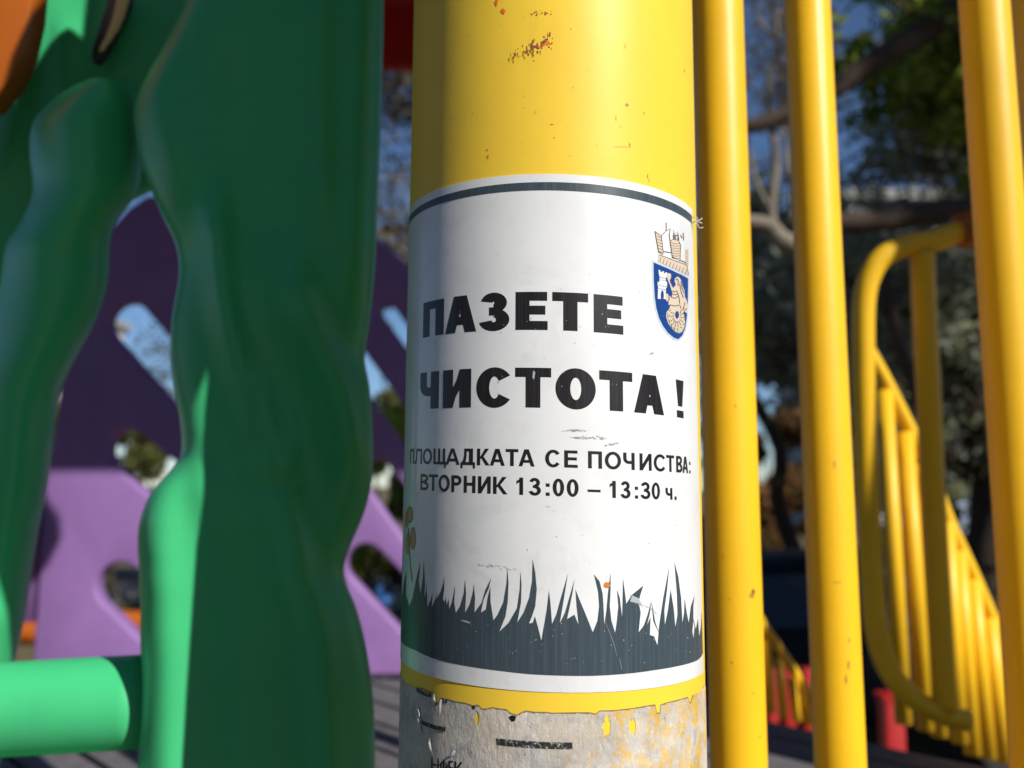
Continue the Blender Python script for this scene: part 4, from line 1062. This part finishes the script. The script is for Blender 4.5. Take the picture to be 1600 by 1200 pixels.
for x in (-.8, 1.5):
    vs, fs = tube([V((G(100, 5).x+x, 5, 0)), V((G(100, 5).x+x, 5, 1.15 if x < 0 else .5))], .04, 12); mesh_obj('leg', vs, fs, M_bar, t)
t = thing('blue_swing_seat', 'small blue seat glimpsed between the green trunk and the post', 'seat', G(600, 3.2, 0))
a = P(601, 938, 3.2)
vs, fs = box((a.x, a.y, a.z), (.05, .09, .04)); o = mesh_obj('seat', vs, fs, M_blue, t, False); bevel_obj(o, .015, 3)
vs, fs = box((a.x-.018, a.y, a.z+.03), (.014, .09, .045)); o = mesh_obj('backrest', vs, fs, M_blue, t, False); bevel_obj(o, .006, 2)
vs, fs = tube([V((a.x, a.y, 0)), V((a.x, a.y, a.z-.02))], .02, 12); mesh_obj('spring', vs, fs, M_dark, t)

# ------------------------------------------------------------------ green moulded tree
gt = thing('play_tree', 'green moulded plastic tree trunk with lobed leaves left of the yellow post', 'play tree', V((-.14, .45, 0)))
def interp(keys, y):
    """catmull interpolation of rows (y, a, b, ...)"""
    ks = sorted(keys)
    if y <= ks[0][0]: return ks[0][1:]
    if y >= ks[-1][0]: return ks[-1][1:]
    for i in range(len(ks)-1):
        if ks[i][0] <= y <= ks[i+1][0]:
            t_ = (y-ks[i][0])/(ks[i+1][0]-ks[i][0]); p0 = ks[max(i-1, 0)]; p1 = ks[i]; p2 = ks[i+1]; p3 = ks[min(i+2, len(ks)-1)]
            out = []
            for c_ in range(1, len(p1)):
                h0 = p2[0]-p1[0]
                m1 = (p2[c_]-p0[c_])/max(1e-6, (p2[0]-p0[0]))*h0; m2 = (p3[c_]-p1[c_])/max(1e-6, (p3[0]-p1[0]))*h0
                t2 = t_*t_; t3 = t2*t_
                out.append((2*t3-3*t2+1)*p1[c_]+(t3-2*t2+t_)*m1+(-2*t3+3*t2)*p2[c_]+(t3-t2)*m2)
            return tuple(out)
def loft(name, keys, depth, thick, folds, mt, parent, y0, y1, ny=120, na=72, ex=2.4):
    """closed lumpy solid; keys (py, pxl, pxr); folds: [(path keys (py,px), sigma px, height m)]"""
    vs = []; fs = []
    for i in range(ny+1):
        y = y0+(y1-y0)*i/ny; l_, r_ = interp(keys, y); c_ = (l_+r_)/2; hw = (r_-l_)/2
        dd = depth(y) if callable(depth) else depth; th_ = thick(y) if callable(thick) else thick
        for j in range(na):
            a_ = 2*math.pi*j/na; ca, sa = math.cos(a_), math.sin(a_)
            px = c_+hw*math.copysign(abs(ca)**(2/ex), ca); dp = th_*math.copysign(abs(sa)**(2/ex), sa)
            front = max(0, -sa) if False else max(0, sa)
            disp = 0
            for path, sg, hh in folds:
                fx = interp(path, y)[0]; lo, hi = min(p[0] for p in path), max(p[0] for p in path)
                if lo-60 < y < hi+60:
                    fade = min(1, max(0, (y-lo+60)/90))*min(1, max(0, (hi+60-y)/90))
                    disp += hh*fade*math.exp(-((px-fx)/sg)**2)
            d_ = dd-dp-disp*front**.5
            # keep the outline: project at this depth
            vs.append(P(px, y, d_))
    for i in range(ny):
        for j in range(na):
            j2 = (j+1) % na; fs.append((i*na+j, i*na+j2, (i+1)*na+j2, (i+1)*na+j))
    fs.append(tuple(range(na))[::-1]); fs.append(tuple(ny*na+j for j in range(na)))
    o = mesh_obj(name, vs, fs, mt, parent)
    bm = bmesh.new(); bm.from_mesh(o.data); bmesh.ops.recalc_face_normals(bm, faces=bm.faces); bm.to_mesh(o.data); bm.free()
    return o
tk = [(-260, 330, 600), (-60, 305, 601), (0, 290, 600), (60, 262, 599), (120, 228, 597), (165, 210, 596), (210, 212, 595), (260, 222, 593), (330, 250, 590), (385, 275, 588), (430, 279, 585), (500, 268, 578), (560, 266, 570), (600, 270, 577), (660, 281, 582), (710, 282, 583),
      (735, 266, 582), (770, 236, 578), (810, 219, 566), (850, 215, 549), (885, 217, 538), (910, 217, 541), (950, 219, 557), (1000, 219, 570), (1060, 221, 580), (1120, 219, 585), (1200, 215, 586), (1400, 210, 588)]
folds = [([(0, 500), (150, 500), (330, 505)], 16, .005), ([(0, 575), (200, 568), (420, 560)], 30, .006),
         ([(330, 335), (450, 345), (560, 370), (700, 420), (800, 450), (870, 465)], 24, .012),
         ([(420, 450), (520, 490), (620, 540), (720, 560)], 30, .014),
         ([(640, 300), (760, 320), (860, 350), (980, 370), (1100, 385), (1300, 390)], 26, .003),
         ([(720, 225), (840, 225), (1000, 235), (1300, 240)], 50, .010),
         ([(900, 470), (1000, 500), (1300, 520)], 30, .010),
         ([(80, 245), (170, 250), (280, 280)], 34, .006),
         ([(560, 420), (700, 480), (820, 500)], 45, -.005), ([(100, 380), (260, 400), (380, 400)], 50, -.004)]
loft('trunk', tk, lambda y: .486-.00002*(y-600), .045, folds, M_green, gt, -260, 1400, 220, 120, 4.2)
lk = [(122, 140, 190), (135, 112, 204), (155, 84, 213), (190, 52, 217), (240, 46, 222), (300, 50, 215), (350, 30, 180), (380, 10, 172), (440, 0, 168), (500, -15, 150), (560, -30, 118), (620, -60, 92), (700, -70, 82), (760, -80, 74), (820, -90, 62), (900, -95, 48), (960, -100, 40), (1040, -110, 22), (1200, -120, 0)]
loft('leaf_lobe', lk, lambda y: .545, .038, [([(150, 110), (260, 120), (340, 110)], 50, .01), ([(350, 60), (480, 60), (600, 20)], 50, .008), ([(640, 20), (800, 10), (1000, -20)], 40, .008)], M_green, gt, 122, 1200, 120, 64, 2.2)
bk = [(-260, -90, 420), (0, -60, 420), (120, -20, 380), (250, -60, 330), (300, -90, 235), (345, -110, 150), (420, -140, 60), (520, -150, 20), (640, -170, -10)]
loft('back_lobe', bk, .625, .028, [([(40, 30), (160, 20), (300, -10)], 40, .01), ([(20, 110), (140, 105), (220, 100)], 30, .012), ([(-40, 190), (80, 185), (140, 170)], 26, .012)], M_green, gt, -260, 640, 90, 64, 3.0)
# cream and black curved inlay near the top
M_inlay = mat('inlay_cream', (.72, .53, .24), .5); M_blk = mat('inlay_black', (.012, .012, .018), .35)
def px_solid(name, pl, d, th_, mt, parent, bv=.002):
    pts_ = [P(x, y, d) for x, y in pl]; n = len(pts_); vs = pts_+[p+FW*th_ for p in pts_]
    fs = [tuple(range(n)), tuple(range(2*n-1, n-1, -1))]+[(i, i+n, (i+1) % n+n, (i+1) % n) for i in range(n)]
    o = mesh_obj(name, vs, fs, mt, parent, False)
    bm = bmesh.new(); bm.from_mesh(o.data); bmesh.ops.recalc_face_normals(bm, faces=bm.faces); bm.to_mesh(o.data); bm.free()
    if bv: bevel_obj(o, bv, 2)
    return o
def Z8(l): return [(100+x/8, y/8) for x, y in l]
px_solid('inlay', Z8([(575, -200), (530, 60), (470, 230), (410, 430), (350, 600), (335, 700), (360, 780), (410, 790), (470, 740), (560, 590), (650, 420), (740, 250), (810, 90), (850, -200)]), .570, .006, M_blk, gt, .0012)
px_solid('inlay', Z8([(690, -220), (650, 0), (620, 150), (570, 320), (510, 470), (440, 600), (430, 640), (470, 620), (560, 500), (660, 340), (730, 190), (790, 0), (820, -220)]), .5675, .004, M_inlay, gt, .0006)
# unseen crown lobes added above the frame to shade the leaves and block overhead sky
def uwpt(u, w_, t_): q = UU*u+WW*w_+SDIR*t_; return V((q.x, q.y, q.z+EYE.z))
cr = []
M_S = SDIR
def lobe(u, w_, t_, ru, rw, rt, seed):
    vs = []; fs = []; nu, nv = 28, 18
    for i in range(nv+1):
        th_ = math.pi*i/nv
        for j in range(nu):
            ph = 2*math.pi*j/nu
            x, y, z = math.sin(th_)*math.cos(ph), math.sin(th_)*math.sin(ph), math.cos(th_)
            k_ = 1+.12*noise.noise(V((x*1.6+seed, y*1.6, z*1.6)))
            c_ = uwpt(u, w_, t_)
            vs.append(c_+UU*(x*ru*k_)+WW*(z*rw*k_)+SDIR*(y*rt*k_))
    for i in range(nv):
        for j in range(nu): j2 = (j+1) % nu; fs.append((i*nu+j, i*nu+j2, (i+1)*nu+j2, (i+1)*nu+j))
    return vs, fs
for k, (u, w_, t_, ru, rw, rt) in enumerate([(.157, .43, .10, .050, .170, .03), (.23, .58, .12, .07, .15, .05), (.33, .66, .08, .11, .16, .06), (.20, .80, .05, .15, .18, .07), (.12, 1.12, .1, .45, .22, .14)]):
    vs, fs = lobe(u, w_, t_, ru, rw, rt, k*3.1); mesh_obj('shade_lobe', vs, fs, M_green, gt)

# green rail at the lower left
gr_ = thing('green_rail', 'thick mint green rail running left from the green trunk at lower left', 'rail', P(60, 1100, .46))
a = P(-160, 1117, .468); b = P(245, 1094, .478)
vs, fs = tube([a.lerp(b, i/10) for i in range(11)], .0247, 48); mesh_obj('rail_tube', vs, fs, M_green, gr_)
a = P(-160, 1312, .468); b = P(245, 1275, .478)
vs, fs = tube([a.lerp(b, i/10) for i in range(11)], .0247, 48); mesh_obj('rail_tube', vs, fs, M_green, gr_)

# ------------------------------------------------------------------ roof of the tower, above the frame
rf = thing('tower_roof', 'red plastic roof of the play tower, its corner just showing at the top', 'roof', (0, 1.2, EYE.z+1.2))
H = EYE.z+1.2
def slab(name, quad, th_, mt):
    q = [V(p) for p in quad]; nrm = (q[1]-q[0]).cross(q[3]-q[0]).normalized(); vs = q+[p+nrm*th_ for p in q]
    mesh_obj(name, vs, [(3, 2, 1, 0), (4, 5, 6, 7), (0, 1, 5, 4), (1, 2, 6, 5), (2, 3, 7, 6), (3, 0, 4, 7)], mt, rf, False)
YE = .67
slab('near_slope', [(-1.2, YE, H), (1.35, YE, H), (1.35, 1.25, H+.5), (-1.2, 1.25, H+.5)], .03, M_red)
slab('far_slope', [(-1.2, 1.26, H+.5), (.35, 1.26, H+.5), (.35, 2.18, H+.02), (-1.2, 2.18, H+.02)], .03, M_red)
c = P(624, 20, 2.1); c2 = P(624, 58, 2.1)
vs, fs = box((c.x-.05, 2.15, (c2.z+H+.05)/2), (.34, .03, (H+.05-c2.z))); o = mesh_obj('fascia', vs, fs, M_red, rf, False)
# orange board at the top left
px_o = thing('orange_board', 'orange plastic board with a curved edge at the top left corner', 'board', P(0, 0, .7))
px_solid('board', [(-200, -200), (60, -200), (54, -60), (47, 20), (34, 80), (15, 125), (-20, 165), (-80, 190), (-200, 200)], .53, .02, M_orange, px_o, .003)
for o in bpy.data.objects:
    if o.name.split('.')[0] in ('rust_chips', 'red_paint_spots', 'dirt_specks', 'scuff_marks', 'scratches', 'crown', 'foliage', 'torn_edge'): o['kind'] = 'stuff'
